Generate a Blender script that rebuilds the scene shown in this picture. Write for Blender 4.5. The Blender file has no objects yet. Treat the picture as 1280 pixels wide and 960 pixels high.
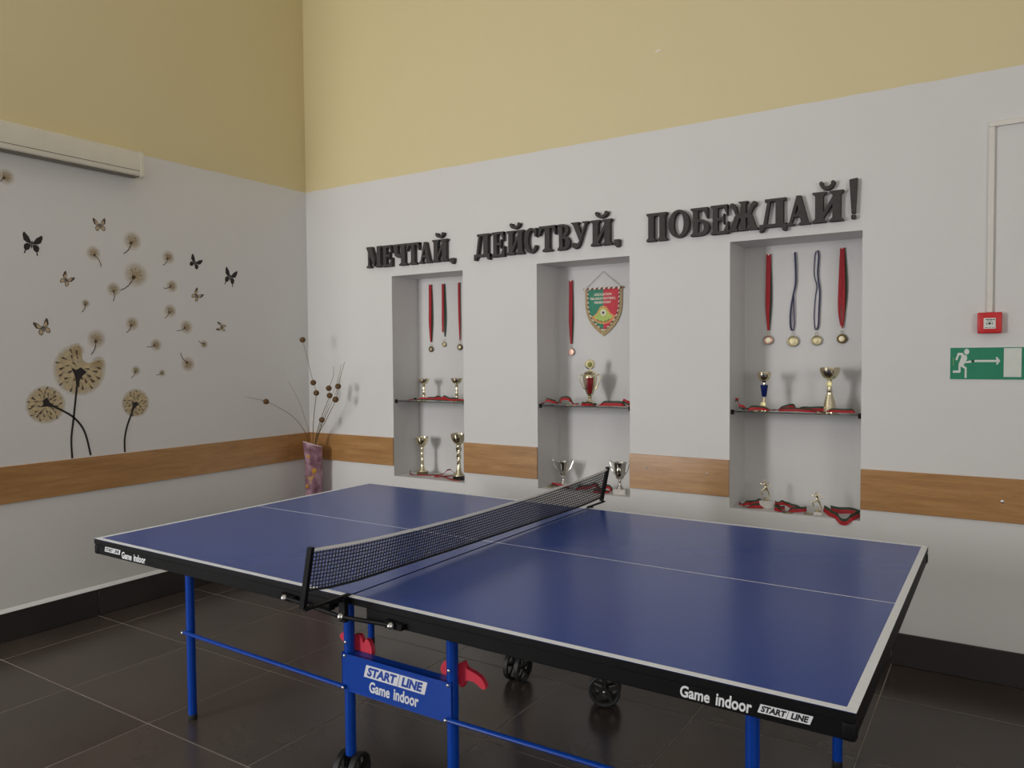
import bpy, bmesh, math, random
from mathutils import Vector, Matrix
R = random.Random(7)
PI = math.pi
S = bpy.context.scene
C = S.collection

# ------------------------------------------------------------------ camera
CAM = (4.3305, -3.9358, 1.4517)
YAW, PITCH, ROLL, FPX = -0.5726, -0.0348, -0.0079, 952.6
cy, sy, cp, sp, cr, sr = (math.cos(YAW), math.sin(YAW), math.cos(PITCH), math.sin(PITCH), math.cos(ROLL), math.sin(ROLL))
fw = Vector((sy*cp, cy*cp, sp)); rt = Vector((cy, -sy, 0)); up = rt.cross(fw)
r2 = cr*rt + sr*up; u2 = -sr*rt + cr*up
cam_data = bpy.data.cameras.new('camera'); cam = bpy.data.objects.new('camera', cam_data); C.objects.link(cam)
m3 = Matrix((r2, u2, -fw)).transposed()
cam.matrix_world = Matrix.Translation(CAM) @ m3.to_4x4()
cam_data.sensor_width = 36.0; cam_data.lens = FPX*36.0/1280.0; cam_data.clip_start = .05
S.camera = cam

# ------------------------------------------------------------------ world, window and fill light, exposure
W = bpy.data.worlds.new('overcast_sky'); S.world = W; W.use_nodes = True
W.node_tree.nodes['Background'].inputs[0].default_value = (.75, .85, 1, 1)
W.node_tree.nodes['Background'].inputs[1].default_value = .6

def window_or_fill_light(name, loc, w, h, rot, power, col):
    d = bpy.data.lights.new(name, 'AREA'); d.shape = 'RECTANGLE'; d.size = w; d.size_y = h
    d.energy = power; d.color = col
    o = bpy.data.objects.new(name, d); C.objects.link(o); o.location = loc; o.rotation_euler = rot
    return o
# daylight through the tall window in the front wall; added ambient fill from the right wall behind the camera
window_or_fill_light('daylight_window_far', (.12, -6.26, 1.85), 1.10, 1.90, (PI/2, 0, 0), 152, (1, .99, .975))
window_or_fill_light('added_fill_right', (7.16, -4.95, 1.85), 1.70, 2.0, (0, PI/2, 0), 60, (1, .955, .90))

S.view_settings.view_transform = 'Standard'; S.view_settings.look = 'None'
S.view_settings.gamma = 1; S.view_settings.use_curve_mapping = False
S.view_settings.exposure = 0.0
S.cycles.max_bounces = 12; S.cycles.diffuse_bounces = 7; S.cycles.glossy_bounces = 5
S.cycles.transparent_max_bounces = 16; S.cycles.transmission_bounces = 6
S.cycles.caustics_reflective = False; S.cycles.caustics_refractive = False
S.cycles.use_denoising = True

# ------------------------------------------------------------------ materials
def lin(c):
    if isinstance(c, str):
        c = [int(c[i:i+2], 16)/255 for i in (0, 2, 4)]
    return tuple((v/12.92 if v <= .04045 else ((v+.055)/1.055)**2.4) for v in c) + (1,)
def mat(name, col, rough=.6, metal=0., var=.06, scale=20., bump=0., bscale=None, spec=.5, coat=0., aniso=(1, 1, 1), rvar=0.):
    m = bpy.data.materials.new(name); m.use_nodes = True
    nt = m.node_tree; b = nt.nodes['Principled BSDF']
    b.inputs['Roughness'].default_value = rough; b.inputs['Metallic'].default_value = metal
    b.inputs['Specular IOR Level'].default_value = spec; b.inputs['Coat Weight'].default_value = coat
    tc = nt.nodes.new('ShaderNodeTexCoord'); mp = nt.nodes.new('ShaderNodeMapping')
    mp.inputs['Scale'].default_value = aniso
    nt.links.new(tc.outputs['Object'], mp.inputs[0])
    n = nt.nodes.new('ShaderNodeTexNoise'); n.inputs['Scale'].default_value = scale; n.inputs['Detail'].default_value = 4
    nt.links.new(mp.outputs[0], n.inputs['Vector'])
    rp = nt.nodes.new('ShaderNodeValToRGB'); L = lin(col)
    rp.color_ramp.elements[0].position = .3; rp.color_ramp.elements[1].position = .7
    rp.color_ramp.elements[0].color = tuple(max(0, v*(1-var)) for v in L[:3]) + (1,)
    rp.color_ramp.elements[1].color = tuple(min(1, v*(1+var)) for v in L[:3]) + (1,)
    nt.links.new(n.outputs['Fac'], rp.inputs[0]); nt.links.new(rp.outputs[0], b.inputs['Base Color'])
    if rvar:
        mr = nt.nodes.new('ShaderNodeMapRange'); mr.inputs[3].default_value = rough-rvar; mr.inputs[4].default_value = rough+rvar
        nt.links.new(n.outputs['Fac'], mr.inputs[0]); nt.links.new(mr.outputs[0], b.inputs['Roughness'])
    if bump:
        n2 = nt.nodes.new('ShaderNodeTexNoise'); n2.inputs['Scale'].default_value = bscale or scale*4
        nt.links.new(mp.outputs[0], n2.inputs['Vector'])
        bp = nt.nodes.new('ShaderNodeBump'); bp.inputs['Strength'].default_value = bump; bp.inputs['Distance'].default_value = .002
        nt.links.new(n2.outputs['Fac'], bp.inputs['Height']); nt.links.new(bp.outputs[0], b.inputs['Normal'])
    return m

PAINT_LINE = 2.6755
def wall_paint(name, white, yellow):
    m = mat(name, white, rough=.58, var=.015, scale=1.3, bump=.12, bscale=140, spec=.4)
    nt = m.node_tree; b = nt.nodes['Principled BSDF']
    ramp = b.inputs['Base Color'].links[0].from_node
    geo = nt.nodes.new('ShaderNodeNewGeometry'); sx = nt.nodes.new('ShaderNodeSeparateXYZ')
    nt.links.new(geo.outputs['Position'], sx.inputs[0])
    n = nt.nodes.new('ShaderNodeTexNoise'); n.inputs['Scale'].default_value = 6; n.inputs['Detail'].default_value = 3
    nt.links.new(geo.outputs['Position'], n.inputs['Vector'])
    ma = nt.nodes.new('ShaderNodeMath'); ma.operation = 'MULTIPLY_ADD'; ma.inputs[1].default_value = .012
    nt.links.new(n.outputs['Fac'], ma.inputs[0]); nt.links.new(sx.outputs[2], ma.inputs[2])
    gt = nt.nodes.new('ShaderNodeMath'); gt.operation = 'GREATER_THAN'; gt.inputs[1].default_value = PAINT_LINE+.006
    nt.links.new(ma.outputs[0], gt.inputs[0])
    mx = nt.nodes.new('ShaderNodeMix'); mx.data_type = 'RGBA'
    nt.links.new(gt.outputs[0], mx.inputs['Factor']); nt.links.new(ramp.outputs[0], mx.inputs['A'])
    mx.inputs['B'].default_value = lin(yellow); nt.links.new(mx.outputs['Result'], b.inputs['Base Color'])
    return m

def wood_mat():
    m = bpy.data.materials.new('oak_laminate'); m.use_nodes = True
    nt = m.node_tree; b = nt.nodes['Principled BSDF']; b.inputs['Roughness'].default_value = .34; b.inputs['Coat Weight'].default_value = .6; b.inputs['Coat Roughness'].default_value = .32
    tc = nt.nodes.new('ShaderNodeTexCoord'); oi = nt.nodes.new('ShaderNodeObjectInfo')
    ad = nt.nodes.new('ShaderNodeVectorMath'); ad.operation = 'ADD'
    nt.links.new(tc.outputs['Object'], ad.inputs[0]); nt.links.new(oi.outputs['Random'], ad.inputs[1])
    mp = nt.nodes.new('ShaderNodeMapping'); mp.inputs['Scale'].default_value = (1.4, 1.4, 16)
    nt.links.new(ad.outputs[0], mp.inputs[0])
    n = nt.nodes.new('ShaderNodeTexNoise'); n.inputs['Scale'].default_value = 2.2; n.inputs['Detail'].default_value = 8; n.inputs['Distortion'].default_value = .9
    n2 = nt.nodes.new('ShaderNodeTexNoise'); n2.inputs['Scale'].default_value = 14; n2.inputs['Detail'].default_value = 4
    nt.links.new(mp.outputs[0], n.inputs['Vector']); nt.links.new(mp.outputs[0], n2.inputs['Vector'])
    rp = nt.nodes.new('ShaderNodeValToRGB'); e = rp.color_ramp.elements
    e[0].position = .28; e[0].color = lin('94693c'); e[1].position = .72; e[1].color = lin('b98f5c')
    k = e.new(.5); k.color = lin('a87c4a')
    ma = nt.nodes.new('ShaderNodeMix'); ma.inputs[0].default_value = .3
    nt.links.new(n.outputs['Fac'], ma.inputs[2]); nt.links.new(n2.outputs['Fac'], ma.inputs[3])
    nt.links.new(ma.outputs[0], rp.inputs[0]); nt.links.new(rp.outputs[0], b.inputs['Base Color'])
    return m

def tile_mat(name, col, rough, spec=.5):
    m = mat(name, col, rough=rough, var=.14, scale=3, bump=0, spec=spec, rvar=.02)
    nt = m.node_tree; b = nt.nodes['Principled BSDF']; ramp = b.inputs['Base Color'].links[0].from_node
    oi = nt.nodes.new('ShaderNodeObjectInfo'); hs = nt.nodes.new('ShaderNodeHueSaturation')
    mr = nt.nodes.new('ShaderNodeMapRange'); mr.inputs[3].default_value = .85; mr.inputs[4].default_value = 1.15
    nt.links.new(oi.outputs['Random'], mr.inputs[0]); nt.links.new(mr.outputs[0], hs.inputs['Value'])
    nt.links.new(ramp.outputs[0], hs.inputs['Color']); nt.links.new(hs.outputs[0], b.inputs['Base Color'])
    return m

def fluff_mat(name, col, alpha, soft):
    """printed dandelion down: a disc that thins out towards its rim, with streaks"""
    m = bpy.data.materials.new(name); m.use_nodes = True
    nt = m.node_tree; b = nt.nodes['Principled BSDF']; b.inputs['Base Color'].default_value = lin(col); b.inputs['Roughness'].default_value = .7
    tc = nt.nodes.new('ShaderNodeTexCoord'); ln = nt.nodes.new('ShaderNodeVectorMath'); ln.operation = 'LENGTH'
    nt.links.new(tc.outputs['Object'], ln.inputs[0])
    mr = nt.nodes.new('ShaderNodeMapRange'); mr.inputs[1].default_value = soft; mr.inputs[2].default_value = 1.0
    mr.inputs[3].default_value = alpha; mr.inputs[4].default_value = 0
    nt.links.new(ln.outputs['Value'], mr.inputs[0])
    n = nt.nodes.new('ShaderNodeTexNoise'); n.inputs['Scale'].default_value = 5; n.inputs['Detail'].default_value = 5
    nt.links.new(tc.outputs['Object'], n.inputs['Vector'])
    mr2 = nt.nodes.new('ShaderNodeMapRange'); mr2.inputs[1].default_value = .3; mr2.inputs[2].default_value = .7; mr2.inputs[3].default_value = .6; mr2.inputs[4].default_value = 1.1
    nt.links.new(n.outputs['Fac'], mr2.inputs[0])
    mu = nt.nodes.new('ShaderNodeMath'); mu.operation = 'MULTIPLY'
    nt.links.new(mr.outputs[0], mu.inputs[0]); nt.links.new(mr2.outputs[0], mu.inputs[1]); nt.links.new(mu.outputs[0], b.inputs['Alpha'])
    return m

def glass_mat():
    m = bpy.data.materials.new('shelf_glass'); m.use_nodes = True
    nt = m.node_tree; b = nt.nodes['Principled BSDF']
    b.inputs['Base Color'].default_value = (.82, .93, .89, 1); b.inputs['Roughness'].default_value = .03
    b.inputs['Transmission Weight'].default_value = 1; b.inputs['IOR'].default_value = 1.3
    lp = nt.nodes.new('ShaderNodeTexNoise'); lp.inputs['Scale'].default_value = 30
    mr = nt.nodes.new('ShaderNodeMapRange'); mr.inputs[3].default_value = .01; mr.inputs[4].default_value = .06
    nt.links.new(lp.outputs['Fac'], mr.inputs[0]); nt.links.new(mr.outputs[0], b.inputs['Roughness'])
    return m

def vase_mat():
    m = bpy.data.materials.new('glazed_mauve_ceramic'); m.use_nodes = True
    nt = m.node_tree; b = nt.nodes['Principled BSDF']; b.inputs['Roughness'].default_value = .4
    tc = nt.nodes.new('ShaderNodeTexCoord')
    n = nt.nodes.new('ShaderNodeTexNoise'); n.inputs['Scale'].default_value = 14; n.inputs['Detail'].default_value = 5
    n2 = nt.nodes.new('ShaderNodeTexNoise'); n2.inputs['Scale'].default_value = 9; n2.inputs['Detail'].default_value = 3
    mp = nt.nodes.new('ShaderNodeMapping'); mp.inputs['Location'].default_value = (3, 7, 1); nt.links.new(tc.outputs['Object'], mp.inputs[0])
    nt.links.new(tc.outputs['Object'], n.inputs['Vector']); nt.links.new(mp.outputs[0], n2.inputs['Vector'])
    rp = nt.nodes.new('ShaderNodeValToRGB'); e = rp.color_ramp.elements
    e[0].position = .34; e[0].color = lin('6a4450'); e[1].position = .68; e[1].color = lin('c2a3ae'); k = e.new(.5); k.color = lin('96707f')
    nt.links.new(n.outputs['Fac'], rp.inputs[0])
    st = nt.nodes.new('ShaderNodeMapRange'); st.inputs[1].default_value = .66; st.inputs[2].default_value = .72
    nt.links.new(n2.outputs['Fac'], st.inputs[0])
    mx = nt.nodes.new('ShaderNodeMix'); mx.data_type = 'RGBA'; nt.links.new(st.outputs[0], mx.inputs['Factor'])
    nt.links.new(rp.outputs[0], mx.inputs['A']); mx.inputs['B'].default_value = lin('b58a4e'); nt.links.new(mx.outputs['Result'], b.inputs['Base Color'])
    return m

M = {
 'wall': wall_paint('wall_paint', 'd6d5d4', 'd6c99e'),
 'ceil': mat('ceiling_paint', 'efeeec', .8, var=.02, scale=2),
 'tile': tile_mat('brown_porcelain_tile', '3f3732', .25, .5),
 'grout': mat('grey_grout', '857d74', .85, var=.1, scale=60),
 'base': tile_mat('dark_skirting_tile', '2f2c2b', .4, .4),
 'wood': wood_mat(),
 'blue_top': mat('blue_table_lacquer', '173c8c', .23, var=.05, scale=300, spec=.42),
 'line': mat('white_line_paint', 'dcdfe2', .5, var=.03, scale=50),
 'black_edge': mat('black_edge_band', '0b0b0d', .55, var=.1, scale=80, spec=.18),
 'black_steel': mat('black_powder_coat', '09090b', .55, var=.1, scale=120, spec=.18),
 'blue_steel': mat('blue_powder_coat', '053b98', .34, var=.06, scale=60, spec=.3),
 'bolt': mat('zinc_bolt', 'c9c9c9', .3, 1., var=.05),
 'red_plastic': mat('red_plastic_latch', 'cc3348', .45, var=.08),
 'rubber': mat('black_rubber', '1a1a1a', .55, var=.1),
 'net': mat('net_cord', '15161c', .8, var=.1),
 'tape': mat('net_tape', 'd6d4ce', .7, var=.05),
 'print': mat('white_print', 'd9dbdf', .5, var=.03),
 'print_dark': mat('dark_print', '1a1c22', .5, var=.03),
 'print_blue': mat('blue_print', '123e9c', .45, var=.03),
 'letter': mat('charcoal_foam', '413e3d', .85, var=.12, scale=60, bump=.3, bscale=300),
 'gold': mat('gold_plate', 'ece2c4', .15, 1., var=.05, scale=30),
 'silver': mat('silver_plate', 'cfccc4', .14, 1., var=.05, scale=30),
 'bronze': mat('bronze_medal', 'c4a090', .42, 1., var=.15, scale=90, bump=.4, bscale=200),
 'medal_gold': mat('gold_medal', 'b5ab8a', .45, 1., var=.2, scale=90, bump=.4, bscale=200),
 'medal_dark': mat('aged_medal_rim', '6b5a3a', .35, 1., var=.2, scale=90),
 'medal_face': mat('medal_inlay', 'e6dcc0', .4, .3, var=.1, scale=120),
 'ribbon_red': mat('red_ribbon', 'a3101f', .65, var=.1, scale=90),
 'ribbon_green': mat('green_ribbon', '1f3a28', .65, var=.15, scale=90),
 'ribbon_navy': mat('navy_ribbon', '24264a', .6, var=.15, scale=90),
 'ribbon_white': mat('white_ribbon', 'cfccd0', .6, var=.05, scale=90),
 'cup_red': mat('red_enamel', '7d1114', .25, var=.2, scale=25, spec=.7),
 'cup_blue': mat('blue_enamel', '1b2f74', .25, .4, var=.15, scale=25),
 'emblem': mat('cream_emblem', 'e8dfa8', .4, .2, var=.15, scale=150),
 'emblem_green': mat('olive_emblem', '8f8d4a', .4, .3, var=.2, scale=150),
 'marble': mat('white_marble', 'cfcbc6', .3, var=.1, scale=30),
 'black_stone': mat('black_stone', '1c1a18', .3, var=.3, scale=40),
 'brown_stone': mat('brown_stone', '6d5b3c', .3, .3, var=.3, scale=60),
 'pen_green': mat('green_satin', '0f7d5f', .55, var=.12, scale=20),
 'pen_red': mat('red_satin', 'c6122f', .55, var=.12, scale=20),
 'fringe': mat('gold_fringe', 'b09a70', .7, var=.3, scale=160, bump=.6, bscale=300),
 'cord_white': mat('pennant_border', 'e6dccb', .6, var=.05),
 'cord_dark': mat('dark_red_cord', '6d1a2c', .6, var=.1),
 'cord': mat('brown_cord', '6b5c45', .8, var=.1),
 'emb_yellow': mat('emblem_yellow', 'e0c060', .5, var=.1),
 'emb_lime': mat('emblem_lime', 'a9bf56', .5, var=.1),
 'sticker_black': mat('black_sticker', '1d1617', .6, var=.1),
 'sticker_tan': mat('tan_sticker', 'b8a588', .6, var=.15, scale=200),
 'sticker_brown': mat('brown_sticker', '4a3c30', .6, var=.15, scale=200),
 'fluff': fluff_mat('dandelion_down', 'c9b68e', .9, .75),
 'fluff_s': fluff_mat('seed_down', 'bfa97f', .75, .2),
 'case': mat('white_case_plastic', 'd6d1c2', .45, var=.03, scale=8),
 'case_dark': mat('case_slot', '6f6a60', .6, var=.1),
 'duct': mat('white_duct', 'd9d6cf', .5, var=.03),
 'alarm': mat('red_alarm_plastic', 'c9252b', .35, var=.08, scale=40),
 'sign_green': mat('sign_green', '12805f', .45, var=.04, scale=30),
 'sign_white': mat('sign_white', 'd4d8d2', .5, var=.03, scale=30),
 'glass': glass_mat(), 'vase': vase_mat(),
 'ochre': mat('ochre_rosette', 'd0993f', .45, var=.3, scale=120, bump=.4),
 'rim': mat('pale_rim', 'd8c4cc', .4, var=.1),
 'twig': mat('dry_twig', '6a5738', .8, var=.2, scale=60),
 'pod': mat('dry_pod', '5f4527', .85, var=.4, scale=90, bump=.6, bscale=160),
 'frame': mat('window_frame', 'dcdcdc', .5, var=.02),
}

# ------------------------------------------------------------------ helpers
class MB:
    def __init__(s): s.bm = bmesh.new()
    def _v(s, co): return s.bm.verts.new(co)
    def face(s, vs):
        try: return s.bm.faces.new(vs)
        except ValueError: return None
    def box(s, x0, x1, y0, y1, z0, z1):
        v = [s._v((x, y, z)) for z in (z0, z1) for y in (y0, y1) for x in (x0, x1)]
        for f in ((0,2,3,1),(4,5,7,6),(0,1,5,4),(2,6,7,3),(0,4,6,2),(1,3,7,5)): s.face([v[i] for i in f])
        return s
    def bbox(s, x0, x1, y0, y1, z0, z1, b=.003, seg=2):
        t = bmesh.new(); bmesh.ops.create_cube(t, size=1)
        for v in t.verts: v.co = Vector(((x0+x1)/2+v.co.x*(x1-x0), (y0+y1)/2+v.co.y*(y1-y0), (z0+z1)/2+v.co.z*(z1-z0)))
        bmesh.ops.bevel(t, geom=list(t.edges), offset=b, segments=seg, profile=.5, affect='EDGES')
        s.merge(t); return s
    def merge(s, t, mx=None):
        me = bpy.data.meshes.new('tmp'); t.to_mesh(me); t.free()
        if mx is not None: me.transform(mx)
        s.bm.from_mesh(me); bpy.data.meshes.remove(me)
    def prism(s, pts, d0, d1, plane='xz'):
        """polygon (a,b) pulled from depth d0 to d1 along the third axis"""
        def P(a, b, d): return {'xz': (a, d, b), 'yz': (d, a, b), 'xy': (a, b, d)}[plane]
        A = [s._v(P(a, b, d0)) for a, b in pts]; B = [s._v(P(a, b, d1)) for a, b in pts]
        s.face(A); s.face(B[::-1]); n = len(pts)
        for i in range(n): s.face([A[i], A[(i+1) % n], B[(i+1) % n], B[i]][::-1])
        return s
    def rings(s, rings, cap0=True, cap1=True, closed=False):
        rv = [[s._v(p) for p in r] for r in rings]; n = len(rv[0])
        m = len(rv)
        for i in range(m if closed else m-1):
            a, b = rv[i], rv[(i+1) % m]
            for j in range(n): s.face([a[j], a[(j+1) % n], b[(j+1) % n], b[j]])
        if not closed:
            if cap0: s.face(rv[0][::-1])
            if cap1: s.face(rv[-1])
        return s
    def lathe(s, prof, c=(0, 0, 0), n=24, rot=None):
        rg = []
        for r, z in prof:
            ring = []
            for k in range(n):
                p = Vector((max(r, 1e-4)*math.cos(2*PI*k/n), max(r, 1e-4)*math.sin(2*PI*k/n), z))
                if rot is not None: p = rot @ p
                ring.append(p + Vector(c))
            rg.append(ring)
        return s.rings(rg)
    def tube(s, pts, r, n=8, closed=False, flat=1.):
        pts = [Vector(p) for p in pts]; m = len(pts); rg = []; prev = None
        for i, p in enumerate(pts):
            if closed: t = pts[(i+1) % m]-pts[i-1]
            else: t = pts[min(i+1, m-1)]-pts[max(i-1, 0)]
            t.normalize()
            if prev is None:
                a = Vector((0, 0, 1)) if abs(t.z) < .9 else Vector((1, 0, 0)); u = t.cross(a).normalized()
            else:
                u = (prev-t*prev.dot(t)).normalized()
            prev = u; w = t.cross(u); rr = r[i] if isinstance(r, (list, tuple)) else r
            rg.append([p+(u*math.cos(2*PI*k/n)+w*math.sin(2*PI*k/n)*flat)*rr for k in range(n)])
        return s.rings(rg, closed=closed)
    def cyl(s, p0, p1, r, n=14): return s.tube([p0, p1], r, n)
    def ball(s, c, r, seg=12, sc=(1, 1, 1)):
        t = bmesh.new(); bmesh.ops.create_uvsphere(t, u_segments=seg, v_segments=max(6, seg*2//3), radius=1)
        s.merge(t, Matrix.Translation(c) @ Matrix.Diagonal((r*sc[0], r*sc[1], r*sc[2], 1))); return s
    def strip(s, pts, w, t=.0008, side=None):
        """flat ribbon: pts = (point, width direction)"""
        rg = []
        for i, (p, wd) in enumerate(pts):
            p = Vector(p); wd = Vector(wd).normalized()
            a = Vector(pts[max(i-1, 0)][0]); b = Vector(pts[min(i+1, len(pts)-1)][0])
            tn = (b-a).normalized(); nn = tn.cross(wd)
            nn = nn.normalized() if nn.length > 1e-6 else Vector((0, 0, 1))
            ww = w[i] if isinstance(w, (list, tuple)) else w
            rg.append([p-wd*ww/2-nn*t/2, p+wd*ww/2-nn*t/2, p+wd*ww/2+nn*t/2, p-wd*ww/2+nn*t/2])
        return s.rings(rg)
    def xf(s, mx): bmesh.ops.transform(s.bm, matrix=mx, verts=s.bm.verts); return s
    def mesh(s, name, m, angle=40):
        bmesh.ops.recalc_face_normals(s.bm, faces=s.bm.faces)
        me = bpy.data.meshes.new(name); s.bm.to_mesh(me); s.bm.free()
        for p in me.polygons: p.use_smooth = True
        me.set_sharp_from_angle(angle=math.radians(angle))
        if m is not None: me.materials.append(M[m] if isinstance(m, str) else m)
        return me
    def build(s, name, m, parent=None, loc=None, rot=None, angle=40):
        o = bpy.data.objects.new(name, s.mesh(name, m, angle)); C.objects.link(o)
        if parent is not None: o.parent = parent
        if loc is not None: o.location = loc
        if rot is not None: o.rotation_euler = rot
        return o

def tag(o, label, cat, group=None):
    o['label'] = label; o['category'] = cat
    if group: o['group'] = group
    return o
def thing(name, label, cat, loc=(0, 0, 0), rotz=0, group=None):
    o = bpy.data.objects.new(name, None); C.objects.link(o); o.empty_display_size = .05
    o.location = loc; o.rotation_euler = (0, 0, rotz)
    return tag(o, label, cat, group)
def struct(o, label=None):
    o['kind'] = 'structure'
    if label: o['label'] = label
    return o
def smooth_path(P, k=6):
    P = [Vector(p) for p in P]; out = []
    for i in range(len(P)-1):
        a, b, c, d = P[max(i-1, 0)], P[i], P[i+1], P[min(i+2, len(P)-1)]
        for j in range(k):
            t = j/k
            out.append(.5*((2*b)+(c-a)*t+(2*a-5*b+4*c-d)*t*t+(3*b-a-3*c+d)*t**3))
    out.append(P[-1]); return out
def circle(cx, cz, rx, rz=None, n=24, a0=0, a1=2*PI, end=False):
    rz = rx if rz is None else rz
    return [(cx+rx*math.cos(a0+(a1-a0)*k/n), cz+rz*math.sin(a0+(a1-a0)*k/n)) for k in range(n+(1 if end else 0))]

def text_bm(txt, h, width=None, shear=0., bold=0., depth=.0004, plane='xz', anchor='left'):
    """lettering laid flat: returns an MB with cap height h, left-bottom at 0,0 (x along, z up, y = -depth in front)"""
    cu = bpy.data.curves.new('txt', 'FONT'); cu.body = txt; cu.size = 1; cu.shear = shear; cu.offset = bold; cu.extrude = .5
    cu.resolution_u = 3
    ob = bpy.data.objects.new('txt', cu); C.objects.link(ob)
    dg = bpy.context.evaluated_depsgraph_get()
    me = bpy.data.meshes.new_from_object(ob.evaluated_get(dg))
    C.objects.unlink(ob); bpy.data.objects.remove(ob); bpy.data.curves.remove(cu)
    xs = [v.co.x for v in me.vertices]; ys = [v.co.y for v in me.vertices]
    x0, x1, y1 = min(xs), max(xs), max(ys); ybase = 0.0
    sc = h/(y1-ybase); scx = sc if width is None else width/(x1-x0)
    for v in me.vertices:
        a = (v.co.x-x0)*scx; b = (v.co.y-ybase)*sc; d = -(v.co.z+.5)*depth
        v.co = (a, d, b)
    mb = MB(); mb.bm.from_mesh(me); bpy.data.meshes.remove(me); return mb

# ------------------------------------------------------------------ the room
ZC = 4.45; XR = 7.2; YF = -6.3; XA = -1.7; YA = -3.25
NICHES = [(.826, 1.425, .646, 2.010), (1.975, 2.577, .660, 2.011), (3.138, 3.766, .657, 2.038)]
ND = .27
w = MB(); xs = [-.25] + [v for n in NICHES for v in n[:2]] + [XR+.2]
for i in range(0, len(xs), 2): w.box(xs[i], xs[i+1], 0, ND, -.05, ZC)
for x0, x1, z0, z1 in NICHES:
    w.box(x0, x1, 0, ND, -.05, z0); w.box(x0, x1, 0, ND, z1, ZC)
w.box(-.25, XR+.2, ND, ND+.15, -.05, ZC)
bmesh.ops.remove_doubles(w.bm, verts=w.bm.verts, dist=1e-5)
wb = struct(w.build('wall_back', 'wall'), 'white wall with three recessed niches below a yellow band')
struct(MB().box(-.25, 0, YA, 0, -.05, ZC).build('wall_left', 'wall'), 'white wall with dandelion stickers below a yellow band')
struct(MB().box(XA, -.25, YA, YA+.2, -.05, ZC).build('wall_return', 'ceil'))
struct(MB().box(XA-.2, XA, YF, YA+.2, -.05, ZC).build('wall_alcove', 'ceil'))
def window_frame(name, a0, a1, z0, z1, place):
    """frame with a middle mullion; place(a, d, z) puts along / depth / height in the wall"""
    f = MB(); am = (a0+a1)/2
    for p, q, c, d in ((a0, a0+.06, z0, z1), (a1-.06, a1, z0, z1), (a0+.06, a1-.06, z0, z0+.06), (a0+.06, a1-.06, z1-.06, z1), (am-.03, am+.03, z0+.06, z1-.06)):
        x, y = place(p, q); f.box(x[0], x[1], y[0], y[1], c, d)
    return struct(f.build(name, 'frame'))
wx0, wx1, wz0, wz1 = -.5, .75, .85, 2.85
w = MB().box(XA-.2, wx0, YF-.25, YF, -.05, ZC).box(wx1, XR+.2, YF-.25, YF, -.05, ZC).box(wx0, wx1, YF-.25, YF, -.05, wz0).box(wx0, wx1, YF-.25, YF, wz1, ZC)
struct(w.build('wall_front', 'ceil'))
window_frame('window_1', wx0, wx1, wz0, wz1, lambda p, q: ((p, q), (YF-.2, YF-.14)))
wy0, wy1, wz0, wz1 = -6.0, -3.9, .95, 2.75
w = MB().box(XR, XR+.2, YF, wy0, -.05, ZC).box(XR, XR+.2, wy1, 0, -.05, ZC).box(XR, XR+.2, wy0, wy1, -.05, wz0).box(XR, XR+.2, wy0, wy1, wz1, ZC)
struct(w.build('wall_right', 'ceil'))
window_frame('added_window', wy0, wy1, wz0, wz1, lambda p, q: ((XR+.10, XR+.16), (p, q)))  # unseen window, added as the place where the fill light enters
struct(MB().box(XA-.2, XR+.2, YF-.25, ND+.15, ZC, ZC+.15).build('ceiling', 'ceil'))

floor = struct(MB().box(XA-.2, XR+.2, YF-.25, .1, -.12, -.0012).build('floor', 'grout'), 'floor of large dark brown tiles with thin pale joints')
tx = [.252+.609*k for k in range(-4, 13)]; ty = [.197-.6015*k for k in range(0, 13)]
gap = .0023; tcache = {}
for a in range(len(tx)-1):
    for b in range(len(ty)-1):
        x0, x1 = tx[a]+gap, tx[a+1]-gap; y1, y0 = ty[b]-gap, ty[b+1]+gap
        if y0 > YA and x1 <= 0: continue
        if y0 > YA: x0 = max(x0, 0)
        x0 = max(x0, XA); x1 = min(x1, XR); y0 = max(y0, YF); y1 = min(y1, 0)
        if x1-x0 < .02 or y1-y0 < .02: continue
        key = (round(x1-x0, 3), round(y1-y0, 3))
        if key not in tcache:
            hx, hy = (x1-x0)/2, (y1-y0)/2; t = MB(); e = .0012
            t.rings([[(-hx, -hy, -.008), (hx, -hy, -.008), (hx, hy, -.008), (-hx, hy, -.008)],
                     [(-hx, -hy, -e), (hx, -hy, -e), (hx, hy, -e), (-hx, hy, -e)],
                     [(-hx+e, -hy+e, 0), (hx-e, -hy+e, 0), (hx-e, hy-e, 0), (-hx+e, hy-e, 0)]])
            tcache[key] = t.mesh('tile', 'tile', 20)
        o = bpy.data.objects.new('tile', tcache[key]); C.objects.link(o); o.parent = floor
        o.location = ((x0+x1)/2, (y0+y1)/2, 0)

MB().prism([(-.012, -.004), (.004, -.001), (.018, .006), (.014, .009), (-.002, .004), (-.011, .001)], -.0005, -.002).build('paint_chip', 'ceil', wb, (2.744, 0, 3.095))
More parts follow.
